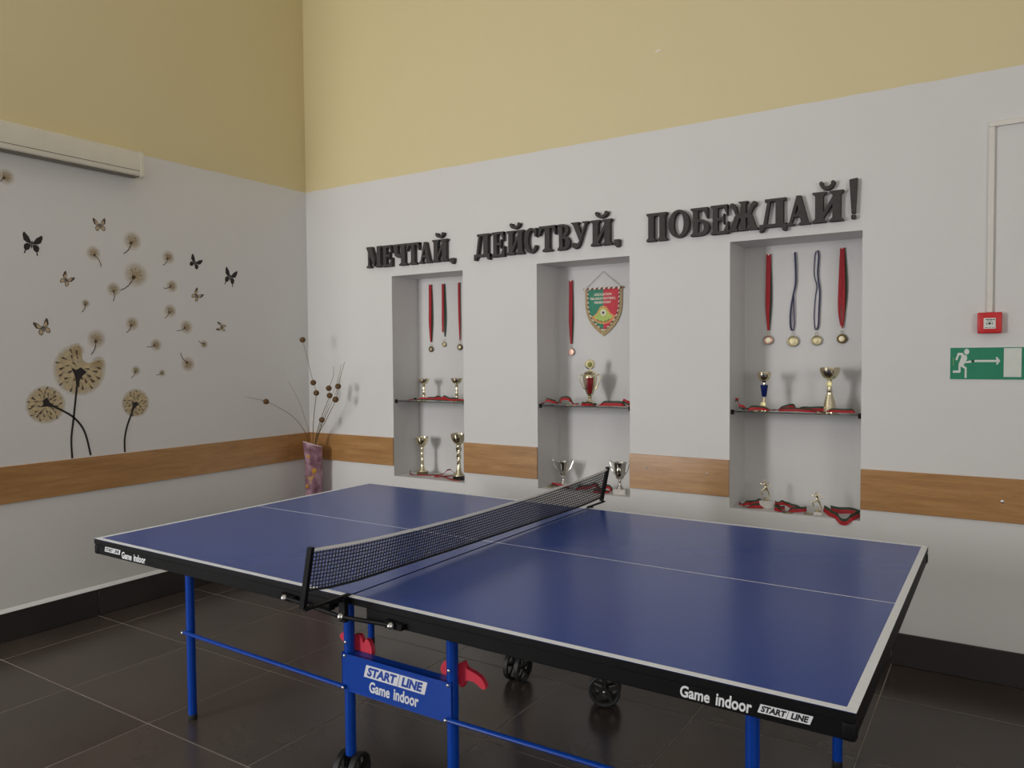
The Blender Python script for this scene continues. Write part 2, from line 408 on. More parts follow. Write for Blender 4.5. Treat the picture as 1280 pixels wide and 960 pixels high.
# skirting tiles
def skirting(name, axis, a0, a1, joints):
    root = bpy.data.objects.new(name, None); C.objects.link(root); struct(root)
    cuts = [a0] + [j for j in joints if a0 < j < a1] + [a1]
    for p, q in zip(cuts[:-1], cuts[1:]):
        L = q-p-.003
        t = MB()
        if axis == 'y': t.bbox(0, .012, -L/2, L/2, 0.0005, .151, .002, 1); loc = (0, (p+q)/2, 0)
        else: t.bbox(-L/2, L/2, -.012, 0, 0.0005, .151, .002, 1); loc = ((p+q)/2, 0, 0)
        t.build('skirting_tile', 'base', root, loc)
    return root
bl = skirting('baseboard_left', 'y', YA, -.013, [-2.81, -2.207, -1.605, -1.003, -.40])
MB().rings([[(.0003, y, .1512), (.0135, y, .1512), (.0105, y, .158), (.0003, y, .171)] for y in (YA+.01, -.013)]).build('caulk_bead', 'frame', bl)
skirting('baseboard_back', 'x', 0, XR, [.252+.609*k for k in range(12)])

# oak wall-guard boards
def guard(name, axis, pieces, label):
    root = bpy.data.objects.new(name, None); C.objects.link(root); struct(root, label)
    for p, q in pieces:
        L = q-p-.001; t = MB(); zc = .8125; h = .0965
        if axis == 'y': t.bbox(0, .010, -L/2, L/2, -h, h, .0012, 1); loc = (0, (p+q)/2, zc)
        else: t.bbox(-L/2, L/2, -.010, 0, -h, h, .0012, 1); loc = ((p+q)/2, 0, zc)
        b = t.build('board', 'wood', root, loc)
    return root
guard('trim_1', 'y', [(YA, -.21), (-.21, -.011)], 'oak wall-guard board along the left wall')
g = guard('trim_2', 'x', [(0, .826), (1.425, 1.975), (2.577, 3.138), (3.766, 5.6), (5.6, XR)], 'oak wall-guard boards between the niches')
for sx_, sz_, sr_ in ((4.335, .808, .0075), (2.680, .836, .0055), (3.022, .828, .0055)):
    MB().lathe([(sr_, 0), (sr_*.95, .003), (sr_*.5, .005), (0, .0055)], (sx_, -.010, sz_), 12, Matrix.Rotation(PI/2, 3, 'X')).build('screw', 'bolt', g)

# ------------------------------------------------------------------ table
TC = (2.7361, -1.5909, 0); TR = -.0070
table = thing('ping_pong_table', 'blue ping-pong table on blue steel legs standing on dark tiles', 'table', TC, TR)
L2, W2, ZT = 1.37, .7625, .76
for sgn in (-1, 1):
    e = (-L2, -.004) if sgn < 0 else (.004, L2)
    t = MB().box(e[0]+.0006, e[1]-.0006, -W2+.0006, W2-.0006, ZT-.003, ZT).build('tabletop', 'blue_top', table)
    MB().bbox(e[0], e[1], -W2, W2, ZT-.021, ZT-.0005, .0012, 1).build('edge_band', 'black_edge', t)
    z0, z1 = ZT+.0001, ZT+.0004
    MB().box(e[0], e[1], -W2, -W2+.02, z0, z1).build('side_line', 'line', t)
    MB().box(e[0], e[1], W2-.02, W2, z0, z1).build('side_line', 'line', t)
    xe = sgn*L2; MB().box(min(xe, xe-sgn*.02), max(xe, xe-sgn*.02), -W2+.02, W2-.02, z0, z1).build('end_line', 'line', t)
    MB().box(e[0]+(.02 if sgn < 0 else 0), e[1]-(.02 if sgn > 0 else 0), -.0015, .0015, z0, z1).build('centre_line', 'line', t)
    # black steel apron, one rail a side
    zb, zt = .701, ZT-.021
    xi = .075
    for s in (-1, 1):
        ya, yb = sorted((s*(W2-.003), s*(W2-.028)))
        xa, xb = sorted((sgn*xi, sgn*(L2-.003)))
        rail = MB().bbox(xa, xb, ya, yb, zb, zt, .002, 1).build('side_rail', 'black_steel', table)
        if s < 0:
            yf = -W2+.0026
            def decal(mb, name, m, x, z, par=rail):
                mb.xf(Matrix.Translation((x, yf, z))); return mb.build(name, m, par)
            def logo(x, z, wd, h):
                sh = h*.35
                d = decal(MB().prism([(0, 0), (wd-sh, 0), (wd, h), (sh, h)], 0, -.0003), 'logo_plate', 'print', x, z)
                decal(text_bm('START', h*.68, wd*.48, .3, .05, .0005), 'logo_lettering', 'print_dark', x+sh*.5+wd*.03, z+h*.19)
                decal(text_bm('LINE', h*.68, wd*.33, .3, .05, .0005), 'logo_lettering', 'print_dark', x+wd*.60, z+h*.19)
                decal(MB().prism([(wd*.545, 0), (wd*.555, 0), (wd*.555+sh, h), (wd*.545+sh, h)], 0, -.00045), 'logo_bar', 'print_dark', x-sh*.5, z)
            if sgn > 0:
                decal(text_bm('Game', .0250, .066, .12, .024, .0004), 'lettering', 'print', 1.014, .7085); decal(text_bm('indoor', .0265, .077, .12, .024, .0004), 'lettering', 'print', 1.093, .7085)
                logo(1.181, .7145, .110, .0185)
            else:
                logo(-1.300, .7185, .110, .0185)
                decal(text_bm('Game', .0250, .066, .12, .024, .0004), 'lettering', 'print', -1.182, .7085); decal(text_bm('indoor', .0265, .077, .12, .024, .0004), 'lettering', 'print', -1.103, .7085)
    xa, xb = sorted((sgn*(L2-.003), sgn*(L2-.028)))
    MB().bbox(xa, xb, -W2+.028, W2-.028, zb, zt, .002, 1).build('end_rail', 'black_steel', table)
    for s in (-1, 1):
        cx, cyy = sgn*(L2-.014), s*(W2-.014)
        MB().bbox(cx-.0145, cx+.0145, cyy-.0145, cyy+.0145, zb-.001, ZT-.0215, .007, 3).build('corner_cap', 'black_steel', table)
    xa, xb = sorted((sgn*.075, sgn*.10)); MB().box(xa, xb, -W2+.03, W2-.03, zb+.005, zt).build('cross_rail', 'black_steel', table)
# legs
LEGS = [(-1.145, -.505), (-1.125, .505), (1.10, -.505), (1.115, .505)]
def pole(name, x, y, z0, z1, r=.0170, m='blue_steel', par=table):
    return MB().cyl((x, y, z0), (x, y, z1), r, 20).build(name, m, par)
for i, (x, y) in enumerate(LEGS):
    lg = pole('leg', x, y, .012, .738)
    MB().lathe([(.0172, 0), (.0180, .003), (.0180, .014), (.0172, .02)], (x, y, 0), 18).build('foot_cap', 'rubber', lg)
XP = (-.228, .206); YP = (-.53, .505)
for x in XP:
    for y in YP: pole('post', x, y, .125, .738, .018)
for y in YP:
    s = -1 if y < 0 else 1
    bd = MB(); bd.bbox(XP[0]-.012, XP[1]+.012, y+s*.016, y+s*.022, .352, .476, .002, 1)
    bd.box(XP[0], XP[1], y-s*.016, y+s*.018, .470, .476)
    b = bd.build('name_board', 'blue_steel', table)
    if s < 0:
        yf = y-.0222
        def bdec(mb, name, m, x, z): mb.xf(Matrix.Translation((x, yf, z))); return mb.build(name, m, b)
        h, wd = .041, .268; x0, z0 = -.142, .416; sh = h*.3
        bdec(MB().prism([(0, 0), (wd-sh, 0), (wd, h), (sh, h)], 0, -.0003), 'logo_plate', 'print', x0, z0)
        bdec(text_bm('START', h*.70, wd*.485, .28, .05, .0006), 'logo_lettering', 'print_blue', x0+wd*.055, z0+h*.18)
        bdec(text_bm('LINE', h*.70, wd*.335, .28, .05, .0006), 'logo_lettering', 'print_blue', x0+wd*.60, z0+h*.18)
        bdec(MB().prism([(wd*.555, 0), (wd*.563, 0), (wd*.563+sh, h), (wd*.555+sh, h)], 0, -.0005), 'logo_bar', 'print_blue', x0-sh*.4, z0)
        bdec(text_bm('Game', .035, .088, .12, .024, .0005), 'lettering', 'print', -.118, .371); bdec(text_bm('indoor', .037, .104, .12, .024, .0005), 'lettering', 'print', -.014, .371)
    for x in XP:
        for z in (.467, .510): MB().ball((x, y+s*(.0235 if z < .5 else .0185), z), .0058, 10, (1, .6, 1)).build('bolt', 'bolt', table)
        # red safety latch
        sx = 1 if x > 0 else -1
        lt = MB()
        def rounded(P, k=4):
            n = len(P); Q = [Vector((a, b, 0)) for a, b in P]; out = []
            for i in range(n):
                a, b, c, d = Q[i-1], Q[i], Q[(i+1) % n], Q[(i+2) % n]
                for j in range(k):
                    u = j/k; v = .5*((2*b)+(c-a)*u+(2*a-5*b+4*c-d)*u*u+(3*b-a-3*c+d)*u**3); out.append((v.x, v.y))
            return out
        lt.prism(rounded([(x-.062, .488), (x-.052, .512), (x-.030, .522), (x-.012, .512), (x+.008, .520), (x+.026, .530), (x+.038, .512), (x+.062, .506), (x+.092, .494), (x+.108, .470), (x+.096, .462), (x+.066, .476), (x+.036, .474), (x+.022, .450), (x+.002, .462), (x-.024, .470), (x-.048, .470)]) if sx > 0 else
                 rounded([(x-.066, .506), (x-.050, .522), (x-.022, .516), (x+.006, .526), (x+.030, .528), (x+.044, .504), (x+.056, .520), (x+.072, .512), (x+.082, .484), (x+.072, .456), (x+.044, .450), (x+.024, .470), (x-.010, .478), (x-.046, .490)]), y+.020, y+.036)
        lt.cyl((x, y+.002, .494), (x, y+.04, .494), .009, 12)
        lt.build('latch', 'red_plastic', table)
# braces from the end legs to the middle frame
for y, s in ((-.505, -1), (.505, 1)):
    yo = y+s*.022
    for xl, xp in ((LEGS[0][0], XP[0]), (LEGS[2][0], XP[1])):
        sg = 1 if xl > 0 else -1
        pts = smooth_path([(xl+sg*.012, yo, .358), (xl*.5+xp*.5, (yo+YP[0 if s < 0 else 1]+s*.026)/2, .361), (xp-sg*.002, YP[0 if s < 0 else 1]+s*.026, .364)], 4)
        br = MB().tube(pts, .0095, 10, flat=.75).build('brace', 'blue_steel', table)
        for p in (pts[0], pts[-1]): MB().ball((p[0], p[1]+s*.009, p[2]), .0065, 10, (1, .7, 1)).build('bolt', 'bolt', br)
# castors: fork part with two spoked wheels
def wheel_mesh():
    t = MB(); r = .066
    t.rings([[(rr*math.cos(a), y, rr*math.sin(a)) for rr, y in ((r, -.009), (r, .009), (r-.004, .012), (r-.013, .010), (r-.013, -.010), (r-.004, -.012))] for a in [2*PI*k/28 for k in range(28)]], closed=True)
    t.cyl((0, -.012, 0), (0, .012, 0), .014, 14)
    for k in range(5):
        a = 2*PI*k/5+.3; ca, sa = math.cos(a), math.sin(a); wv = Vector((-sa, 0, ca))*.006
        A = Vector((ca, 0, sa))*.010; B = Vector((ca, 0, sa))*(r-.011)
        t.rings([[P+wv*q+Vector((0, d, 0)) for q, d in ((-1, -.005), (1, -.005), (1, .005), (-1, .005))] for P in (A, B)])
    return t.mesh('wheel', 'rubber', 35)
WM = wheel_mesh()
for (x, y, az) in ((XP[0], YP[0], 75), (XP[1], YP[0], 60), (XP[0], YP[1], 90), (XP[1], YP[1], -22)):
    f = MB().box(-.012, .012, -.02, .02, .105, .128).cyl((0, 0, .10), (0, 0, .135), .012, 12)
    f.cyl((0, -.042, .066), (0, .042, .066), .006, 10).box(-.009, .009, -.011, .011, .05, .118)
    fo = f.build('castor', 'black_steel', table, (x, y, 0), (0, 0, math.radians(-az)))
    for s in (-1, 1):
        wo = bpy.data.objects.new('wheel', WM); C.objects.link(wo); wo.parent = fo; wo.location = (0, s*.028, .0662)
        MB().ball((0, s*.043, .066), .006, 8, (1, .5, 1)).build('axle_cap', 'bolt', fo)

# net set clamped to the middle of the table
net = thing('table_net', 'black mesh net with pale top tape clamped across the blue table', 'net', TC, TR)
YN = .915
def curve(tab, y):
    for (a, p), (b, q_) in zip(tab[:-1], tab[1:]):
        if y <= b: return p+(q_-p)*max(0, (y-a))/(b-a)
    return tab[-1][1]
TOP = [(-.915, .932), (-.78, .919), (-.64, .910), (-.43, .901), (-.24, .896), (0, .894), (.25, .895), (.55, .902), (.75, .910), (.915, .919)]
BOT = [(-.915, .816), (-.82, .802), (-.72, .795), (-.5, .791), (-.24, .786), (.15, .782), (.5, .779), (.73, .778), (.915, .786)]
def nx(z): return -.010+(z-.776)*.21
def npost(s):
    t = MB(); z0, z1 = .766, (.940 if s < 0 else .931)
    t.rings([[(nx(z)+lx, s*(YN+oy), z) for lx, oy in ((-.0085, -.006), (.0085, -.006), (.0085, .006), (-.0085, .006))] for z in (z0, z1)])
    return t.build('post', 'black_steel', net)
npost(-1); npost(1)
t = MB(); ncol = 150; nrow = 11; ww = .0012
for k in range(ncol+1):
    y = -YN+2*YN*k/ncol
    t.rings([[(nx(z)+a, y+b, z) for a, b in ((-ww, -ww), (ww, -ww), (ww, ww), (-ww, ww))] for z in (curve(BOT, y), curve(TOP, y))])
YY = [-YN+2*YN*k/36 for k in range(37)]
def along(f, r_): return [[(nx(f(y))+a, y, f(y)+b) for a, b in ((-r_, -r_), (r_, -r_), (r_, r_), (-r_, r_))] for y in YY]
for k in range(1, nrow):
    t.rings(along(lambda y: curve(BOT, y)+(curve(TOP, y)-curve(BOT, y))*k/nrow, ww))
no = t.build('net_mesh', 'net', net); no['kind'] = 'stuff'
MB().rings([[(nx(curve(TOP, y))+a, y, curve(TOP, y)+b) for a, b in ((-.0022, -.0045), (.0022, -.0045), (.0022, .0030), (-.0022, .0030))] for y in YY]).build('top_tape', 'tape', net)
MB().rings(along(lambda y: curve(BOT, y), .0032)).build('bottom_cord', 'net', net)
for s in (-1, 1):
    MB().rings([[(x, s*yy, z) for x, z in ((-.006, .7615), (.006, .7615), (.006, .767), (-.006, .767))] for yy in (.752, YN+.006)]).build('clamp_arm', 'black_steel', net)
    yo = s*(W2+.012)
    pl = MB(); pl.box(-.012, .012, min(s*(W2+.004), s*(W2+.02)), max(s*(W2+.004), s*(W2+.02)), .690, .764).build('clamp_plate', 'black_steel', net)
    if s < 0:
        yk = -W2-.022
        for xq, zq in ((-.245, .720), (.190, .715)):
            ln = MB().tube([(-.005 if xq < 0 else .005, yk, .707), (xq, yk+.006, zq)], .0062, 10).build('link', 'black_steel', net)
            MB().lathe([(.010, 0), (.010, .006), (.006, .012), (0, .014)], (xq, yk+.004, zq), 12, Matrix.Rotation(PI/2, 3, 'X')).build('bolt', 'bolt', ln)
            MB().prism([(xq-.03, zq-.012), (xq+.03, zq-.012), (xq+.035, zq+.006), (xq-.025, zq+.010)], -W2+.002, -W2-.014).build('bracket', 'black_steel', ln)
        MB().lathe([(.011, 0), (.011, .006), (.006, .012), (0, .014)], (0, yk+.002, .707), 12, Matrix.Rotation(PI/2, 3, 'X')).build('bolt', 'bolt', net)
        MB().tube([(-.004, -YN, .768), (-.006, -.83, .760), (0, -W2-.015, .752)], .005, 8).build('stay', 'black_steel', net)

# ------------------------------------------------------------------ slogan letters
def ring_poly(cx, cz, ro, ri, a0, a1, n=22):
    """band between two ellipses; ro, ri = (rx, rz, dx)"""
    o = [(cx+ro[0]*math.cos(a0+(a1-a0)*k/n), cz+ro[1]*math.sin(a0+(a1-a0)*k/n)) for k in range(n+1)]
    i = [(cx+ri[2]+ri[0]*math.cos(a0+(a1-a0)*k/n), cz+ri[1]*math.sin(a0+(a1-a0)*k/n)) for k in range(n+1)]
    return [[o[k], o[k+1], i[k+1], i[k]] for k in range(n)]
def rc(a, b, c, d): return [(a, b), (c, b), (c, d), (a, d)]
def serif(a, b, c, d, z, up=True, e=.09):
    """bracketed serif a..d under a stem b..c"""
    k = 1 if up else -1
    return [(a, z), (d, z), (d, z+k*e*.6), (c, z+k*e*1.5), (b, z+k*e*1.5), (a, z+k*e*.6)]
def stem(b, c, a=None, d=None):
    a = b-.09 if a is None else a; d = c+.09 if d is None else d
    return [rc(b, 0, c, 1), serif(a, b, c, d, 0), serif(a, b, c, d, 1, False)]
GL = {}
GL['М'] = [rc(.10, 0, .21, 1), serif(0, .10, .21, .31, 0), [(.0, .94), (.0, 1), (.36, 1), (.58, .34), (.50, .06)], [(.21, .9), (.36, 1), (.57, .30), (.49, .06)],
           [(.49, .06), (.57, .30), (.76, 1), (.80, .86)], rc(.70, 0, .93, 1), serif(.60, .70, .93, 1.02, 0), [(.70, .86), (.76, 1), (1.02, 1), (1.02, .94), (.93, .86)]]
GL['Е'] = stem(.12, .40, .02, .5) + [rc(.12, .90, .92, 1), [(.72, .9), (.92, .62), (.92, 1)], rc(.12, 0, .95, .10), [(.72, .1), (.96, .42), (.98, .42), (.98, 0), (.8, 0)], rc(.40, .46, .72, .56), [(.58, .5), (.74, .32), (.74, .70)]]
GL['Ч'] = stem(.58, .86, .44, 1.0) + [rc(.06, .62, .32, 1), serif(-.02, .06, .32, .42, 1, False)] + [[(.06, .64), (.32, .64), (.38, .54), (.6, .52), (.6, .40), (.32, .38), (.14, .46)]]
GL['Т'] = [rc(.36, 0, .64, 1), serif(.22, .36, .64, .78, 0), rc(0, .89, 1, 1), [(0, .64), (.03, .64), (.2, .89), (.1, 1), (0, 1)], [(1, .64), (.97, .64), (.8, .89), (.9, 1), (1, 1)]]
GL['А'] = [[(.10, .05), (.22, .05), (.52, .86), (.42, 1.0)], [(.40, 1), (.60, 1), (.92, .05), (.62, .05), (.46, .72)], rc(.24, .28, .74, .38), serif(0, .10, .22, .34, 0, True, .07), serif(.52, .62, .90, 1.0, 0, True, .07)]
GL['Й'] = stem(.09, .35, 0, .44) + stem(.65, .91, .56, 1.0) + [[(.30, .10), (.36, .34), (.70, .90), (.70, .66), (.34, .10)]]
GL['Д'] = [rc(.60, 0, .88, 1), [(.13, .05), (.25, .05), (.41, .95), (.30, .95)], rc(.20, .90, .98, 1), rc(.0, -.02, 1.0, .10), [(.0, .10), (.0, -.17), (.10, -.17), (.22, 0)], [(1, .10), (1, -.17), (.88, -.17), (.78, 0)]]
GL['О'] = ring_poly(.5, .5, (.5, .52, 0), (.24, .42, 0), 0, 2*PI, 32)
GL['С'] = ring_poly(.52, .5, (.52, .52, 0), (.26, .41, .06), .62, 2*PI-.66, 26) + [[(.80, .66), (.96, .62), (.96, 1.0), (.88, 1.0), (.80, .92)], [(.82, .30), (.98, .30), (.94, .14), (.80, .06)]]
GL['В'] = stem(.12, .40, .0, .44) + ring_poly(.46, .765, (.42, .235, 0), (.16, .14, 0), -PI/2, PI/2, 12) + ring_poly(.48, .27, (.50, .27, 0), (.20, .165, 0), -PI/2, PI/2, 14) + [rc(.36, .90, .48, 1), rc(.36, .44, .48, .54), rc(.36, 0, .5, .105)]
GL['Б'] = stem(.12, .40, .0, .46) + [rc(.12, .89, .90, 1), [(.70, .89), (.87, .60), (.92, .60), (.92, 1)]] + ring_poly(.50, .295, (.50, .295, 0), (.21, .19, 0), -PI/2, PI/2, 14) + [rc(.36, .485, .52, .59), rc(.36, 0, .52, .105)]
GL['У'] = [[(.10, .94), (.38, .94), (.62, .42), (.50, .20)], [(.78, .94), (.88, .94), (.50, .10), (.38, .02), (.46, .22)], serif(0, .10, .38, .46, 1, False, .06), serif(.64, .76, .90, 1.0, 1, False, .06),
           [(.50, .10), (.38, -.03), (.22, -.06), (.12, .0), (.34, .10), (.46, .22)]] + [circle(.19, .08, .12, .11, 14)]
GL['П'] = stem(.09, .36, 0, .44) + stem(.64, .91, .56, 1.0) + [rc(.2, .90, .8, 1)]
GL['Ж'] = [rc(.41, 0, .59, 1), serif(.34, .41, .59, .66, 0, True, .06), serif(.34, .41, .59, .66, 1, False, .06)]
for k in (0, 1):
    mir = (lambda P: [(1-a, b) for a, b in P]) if k else (lambda P: P)
    GL['Ж'] += [mir([(.13, .93), (.24, .88), (.30, .62), (.44, .56), (.44, .46), (.24, .50), (.18, .68), (.10, .80)]), mir(circle(.11, .88, .09, .095, 12)),
                mir([(.20, .52), (.44, .54), (.44, .44), (.36, .42), (.24, .06), (.04, .06)]), mir([(-.01, 0), (.30, 0), (.30, .06), (.24, .10), (.04, .10), (-.01, .06)])]
GL['П'] = GL['П']
BREVE = ring_poly(.5, .95, (.5, .95, 0), (.27, .50, 0), PI, 2*PI, 12) + [circle(.13, .85, .13, .24, 12), circle(.87, .85, .13, .24, 12)]
LD = .030
def letter(ch, x0, x1, z0, z1, label, breve=None):
    wd, h = (x1-x0), (z1-z0); t = MB()
    for i, P in enumerate(GL[ch]):
        t.prism([(a*wd, b*h) for a, b in P], -.0002*(i % 3), -LD-.00025*(i % 7))
    o = t.build('slogan_letter', 'letter', None, (x0, 0, z0), angle=30)
    tag(o, label, 'letter', 'letters of the wall slogan')
    if breve:
        bx0, bx1, bz0, bz1 = breve; t = MB()
        for i, P in enumerate(BREVE): t.prism([(bx0-x0+a*(bx1-bx0), bz0-z0+b*(bz1-bz0)) for a, b in P], 0, -LD-.0003*(i % 5))
        t.build('breve', 'letter', o, angle=30)
    return o
ORD = ['first', 'second', 'third', 'fourth', 'fifth', 'sixth', 'seventh', 'eighth']
def word(name, spec, where):
    for i, sp_ in enumerate(spec):
        letter(*sp_[:5], 'charcoal foam letter %s, %s letter of the %s slogan word' % (sp_[0], ORD[i], where), sp_[5] if len(sp_) > 5 else None)
word('МЕЧТАЙ', [('М', .624, .762, 2.076, 2.219), ('Е', .768, .858, 2.073, 2.217), ('Ч', .868, .985, 2.072, 2.216), ('Т', .984, 1.092, 2.072, 2.215), ('А', 1.091, 1.192, 2.073, 2.211), ('Й', 1.204, 1.326, 2.074, 2.217, (1.230, 1.300, 2.226, 2.258))], 'left')
word('ДЕЙСТВУЙ', [('Д', 1.537, 1.655, 2.082, 2.220), ('Е', 1.671, 1.764, 2.069, 2.221), ('Й', 1.782, 1.902, 2.074, 2.218, (1.803, 1.878, 2.227, 2.261)), ('С', 1.906, 1.996, 2.074, 2.220), ('Т', 2.008, 2.121, 2.074, 2.224), ('В', 2.135, 2.218, 2.073, 2.223), ('У', 2.224, 2.338, 2.082, 2.225), ('Й', 2.352, 2.482, 2.079, 2.224, (2.379, 2.459, 2.232, 2.267))], 'middle')
word('ПОБЕЖДАЙ', [('П', 2.690, 2.806, 2.074, 2.225), ('О', 2.815, 2.930, 2.083, 2.226), ('Б', 2.938, 3.038, 2.080, 2.226), ('Е', 3.044, 3.140, 2.079, 2.228), ('Ж', 3.142, 3.284, 2.086, 2.233), ('Д', 3.295, 3.425, 2.091, 2.229), ('А', 3.425, 3.537, 2.087, 2.230), ('Й', 3.546, 3.686, 2.088, 2.234, (3.577, 3.648, 2.240, 2.280))], 'right')
for (x0, x1, zb, zt), wd_ in (((1.347, 1.377, 2.063, 2.090), 'left'), ((2.497, 2.528, 2.072, 2.105), 'middle')):
    w_, h_ = x1-x0, zt-zb
    t = MB().prism([(0, 0), (w_, 0), (w_, h_), (0, h_)], 0, -LD).prism([(w_*.4, .002), (w_, .002), (w_*.8, -.008), (w_*.4, -.010)], 0, -LD-.0004)
    tag(t.build('slogan_comma', 'letter', None, (x0, 0, zb)), 'charcoal comma closing the %s slogan word' % wd_, 'letter', 'letters of the wall slogan')
t = MB().prism([(.010, 0), (.026, 0), (.034, .164), (0, .160)], 0, -LD)
ex = tag(t.build('exclamation_mark', 'letter', None, (3.711, 0, 2.117)), 'charcoal exclamation mark at the end of the slogan', 'letter', 'letters of the wall slogan')
MB().bbox(.008, .028, -LD, 0, -.026, -.006, .004, 2).build('dot', 'letter', ex)

# ------------------------------------------------------------------ niche contents
ZS = 1.166
for i, (x0, x1, z0, z1) in enumerate(NICHES):
    sh = thing('glass_shelf', 'clear glass shelf on black clips in the %s niche' % ('left', 'middle', 'right')[i], 'shelf', ((x0+x1)/2, 0, ZS-.007), 0, 'glass shelves in the niches')
    hw = (x1-x0)/2-.004
    MB().bbox(-hw, hw, .012, ND-.004, 0, .0065, .0008, 1).build('pane', 'glass', sh)
    for s in (-1, 1):
        for yy in (.022, ND-.05):
            MB().bbox(min(s*(hw+.003), s*(hw-.012)), max(s*(hw+.003), s*(hw-.012)), yy-.006, yy+.006, -.013, .012, .0015, 1).build('clip', 'black_steel', sh)

def lathe_part(name, prof, m, par, n=28, z=0): return MB().lathe([(r, h+z) for r, h in prof], (0, 0, 0), n).build(name, m, par, angle=50)
def bowl_profile(r, z0, h, foot=.3, th=.0016):
    out = [(r*foot, z0)]
    for k in range(1, 9):
        t = k/8; out.append((r*(foot+(1-foot)*math.sin(t*PI/2)**.9), z0+h*t**1.5))
    out.append((r*1.02, z0+h*1.01))
    inn = [(r*1.02-th, z0+h*1.01)] + [(max(rr-th*1.5, .001), zz+th*1.5) for rr, zz in out[-3::-1]] + [(0, z0+th*3)]
    return out+inn
def simple_cup(name, label, x, y, z, H, rb, basew, base_m, metal='gold', spiral=False, stem_prof=None, square=True, bowl_h=.26, group='gold cups in the niches'):
    t = thing(name, label, 'trophy', (x, y, z), 0, group)
    bh = .09*H if base_m else 0
    if base_m:
        if square: MB().bbox(-basew/2, basew/2, -basew/2, basew/2, 0, bh, .0015, 1).build('base', base_m, t, rot=(0, 0, .5))
        else: lathe_part('base', [(basew/2, 0), (basew/2, bh)], base_m, t)
    r = rb; hb = H*bowl_h; zs = bh; ze = H-hb
    P = stem_prof or [(.75*r, 0), (.72*r, .03), (.45*r, .10), (.30*r, .22), (.24*r, .34), (.34*r, .40), (.20*r, .45), (.24*r, .60), (.27*r, .75), (.18*r, .85), (.30*r, .92), (.16*r, 1.0)]
    prof = [(a, zs+b*(ze-zs)) for a, b in P]
    if spiral:
        lathe_part('foot', prof[:5], metal, t)
        n = 20; rg = []
        for k in range(41):
            u = k/40; zz = prof[4][1]+(ze-prof[4][1])*u; rr = r*(.20+.14*u)
            rg.append([(rr*(1+.22*math.cos(2*(a-u*9)))*math.cos(a), rr*(1+.22*math.cos(2*(a-u*9)))*math.sin(a), zz) for a in [2*PI*j/n for j in range(n)]])
        MB().rings(rg).build('twisted_stem', metal, t, angle=60)
    else:
        lathe_part('stem', prof, metal, t)
    lathe_part('bowl', bowl_profile(r, ze-.001, hb, .25), metal, t)
    return t
G1 = 'gold cups in the niches'
simple_cup('trophy_cup', 'small gold cup on the left of the left glass shelf', .990, .13, ZS, .146, .038, 0, None)
simple_cup('trophy_cup', 'small gold cup on the right of the left glass shelf', 1.279, .12, ZS, .152, .039, 0, None)
simple_cup('trophy_cup', 'slim gold cup on brown square base, lower left niche floor', .960, .14, NICHES[0][2], .262, .046, .066, 'brown_stone')
simple_cup('trophy_cup', 'tall gold cup with twisted stem on black base in left niche', 1.312, .09, NICHES[0][2], .306, .053, .072, 'black_stone', spiral=True, bowl_h=.24)
# gold cup with emblem, right niche
g = simple_cup('trophy_cup', 'wide gold cup with cream emblem on the right glass shelf', 3.605, .11, ZS, .224, .049, 0, None, bowl_h=.27,
    stem_prof=[(.040, 0), (.040, .02), (.033, .05), (.028, .28), (.017, .52), (.012, .62), (.016, .66), (.010, .72), (.012, .80), (.011, .92), (.013, 1)])
def emblem(par, r, z, y, m='emblem', name='emblem', rot=-.25):
    return MB().lathe([(r, 0), (r, .003), (r*.85, .0045), (0, .0045)], (0, 0, 0), 20, Matrix.Rotation(PI/2, 3, 'X')).build(name, m, par, (0, y, z), (0, 0, rot))
emblem(g, .017, .140, -.010)
b = simple_cup('trophy_cup', 'gold cup with blue stem and cream emblem on right glass shelf', 3.288, .10, ZS, .200, .036, 0, None, bowl_h=.25, stem_prof=[(.030, 0), (.030, .03), (.020, .08), (.010, .16), (.010, .36), (.006, .40), (.006, .97), (.012, 1)])
lathe_part('blue_stem', [(.006, .070), (.012, .074), (.019, .126), (.020, .132), (.008, .136)], 'cup_blue', b)
emblem(b, .016, .030, -.016)
def handle_pts(s, pts): return smooth_path([(s*a, 0, b) for a, b in pts], 5)
# big gold cup with red panel
t = thing('trophy_cup', 'two-handled gold cup with dark red panel and round crest', 'trophy', (2.267, .12, ZS+.004), .35, G1)
lathe_part('base', [(.040, -.003), (.040, .004), (.034, .008)], 'black_stone', t)
lathe_part('foot', [(.030, .008), (.028, .012), (.012, .026), (.009, .036), (.014, .042), (.010, .048)], 'gold', t)
lathe_part('body', [(.010, .048), (.020, .060), (.033, .098), (.041, .143), (.043, .162), (.039, .172), (.034, .178), (.037, .184), (.029, .194), (.006, .200), (.004, .206)], 'gold', t, 36)
pn = MB()
for k in range(7):
    pass
prof = [(.022, .064), (.0335, .098), (.0415, .143), (.0432, .160)]
rg = []
for rr, zz in prof: rg.append([((rr+.0008)*math.sin(a), -(rr+.0008)*math.cos(a), zz) for a in [(-.50+1.0*j/6)+.10 for j in range(7)]])
rv = [[pn._v(p) for p in r_] for r_ in rg]
for i in range(len(rv)-1):
    for j in range(6): pn.face([rv[i][j], rv[i][j+1], rv[i+1][j+1], rv[i+1][j]])
pn.build('red_panel', 'cup_red', t)
for s in (-1, 1): MB().tube(handle_pts(s, [(.031, .088), (.044, .108), (.059, .148), (.058, .172), (.048, .180), (.041, .170)]), .0036, 8).build('handle', 'gold', t)
cr_ = emblem(t, .031, .2365, .002, 'gold', 'crest', .25); emblem(t, .022, .2365, -.0022, 'emblem', 'crest_face', .25); emblem(t, .014, .2365, -.0040, 'emblem_green', 'crest_mark', .25)
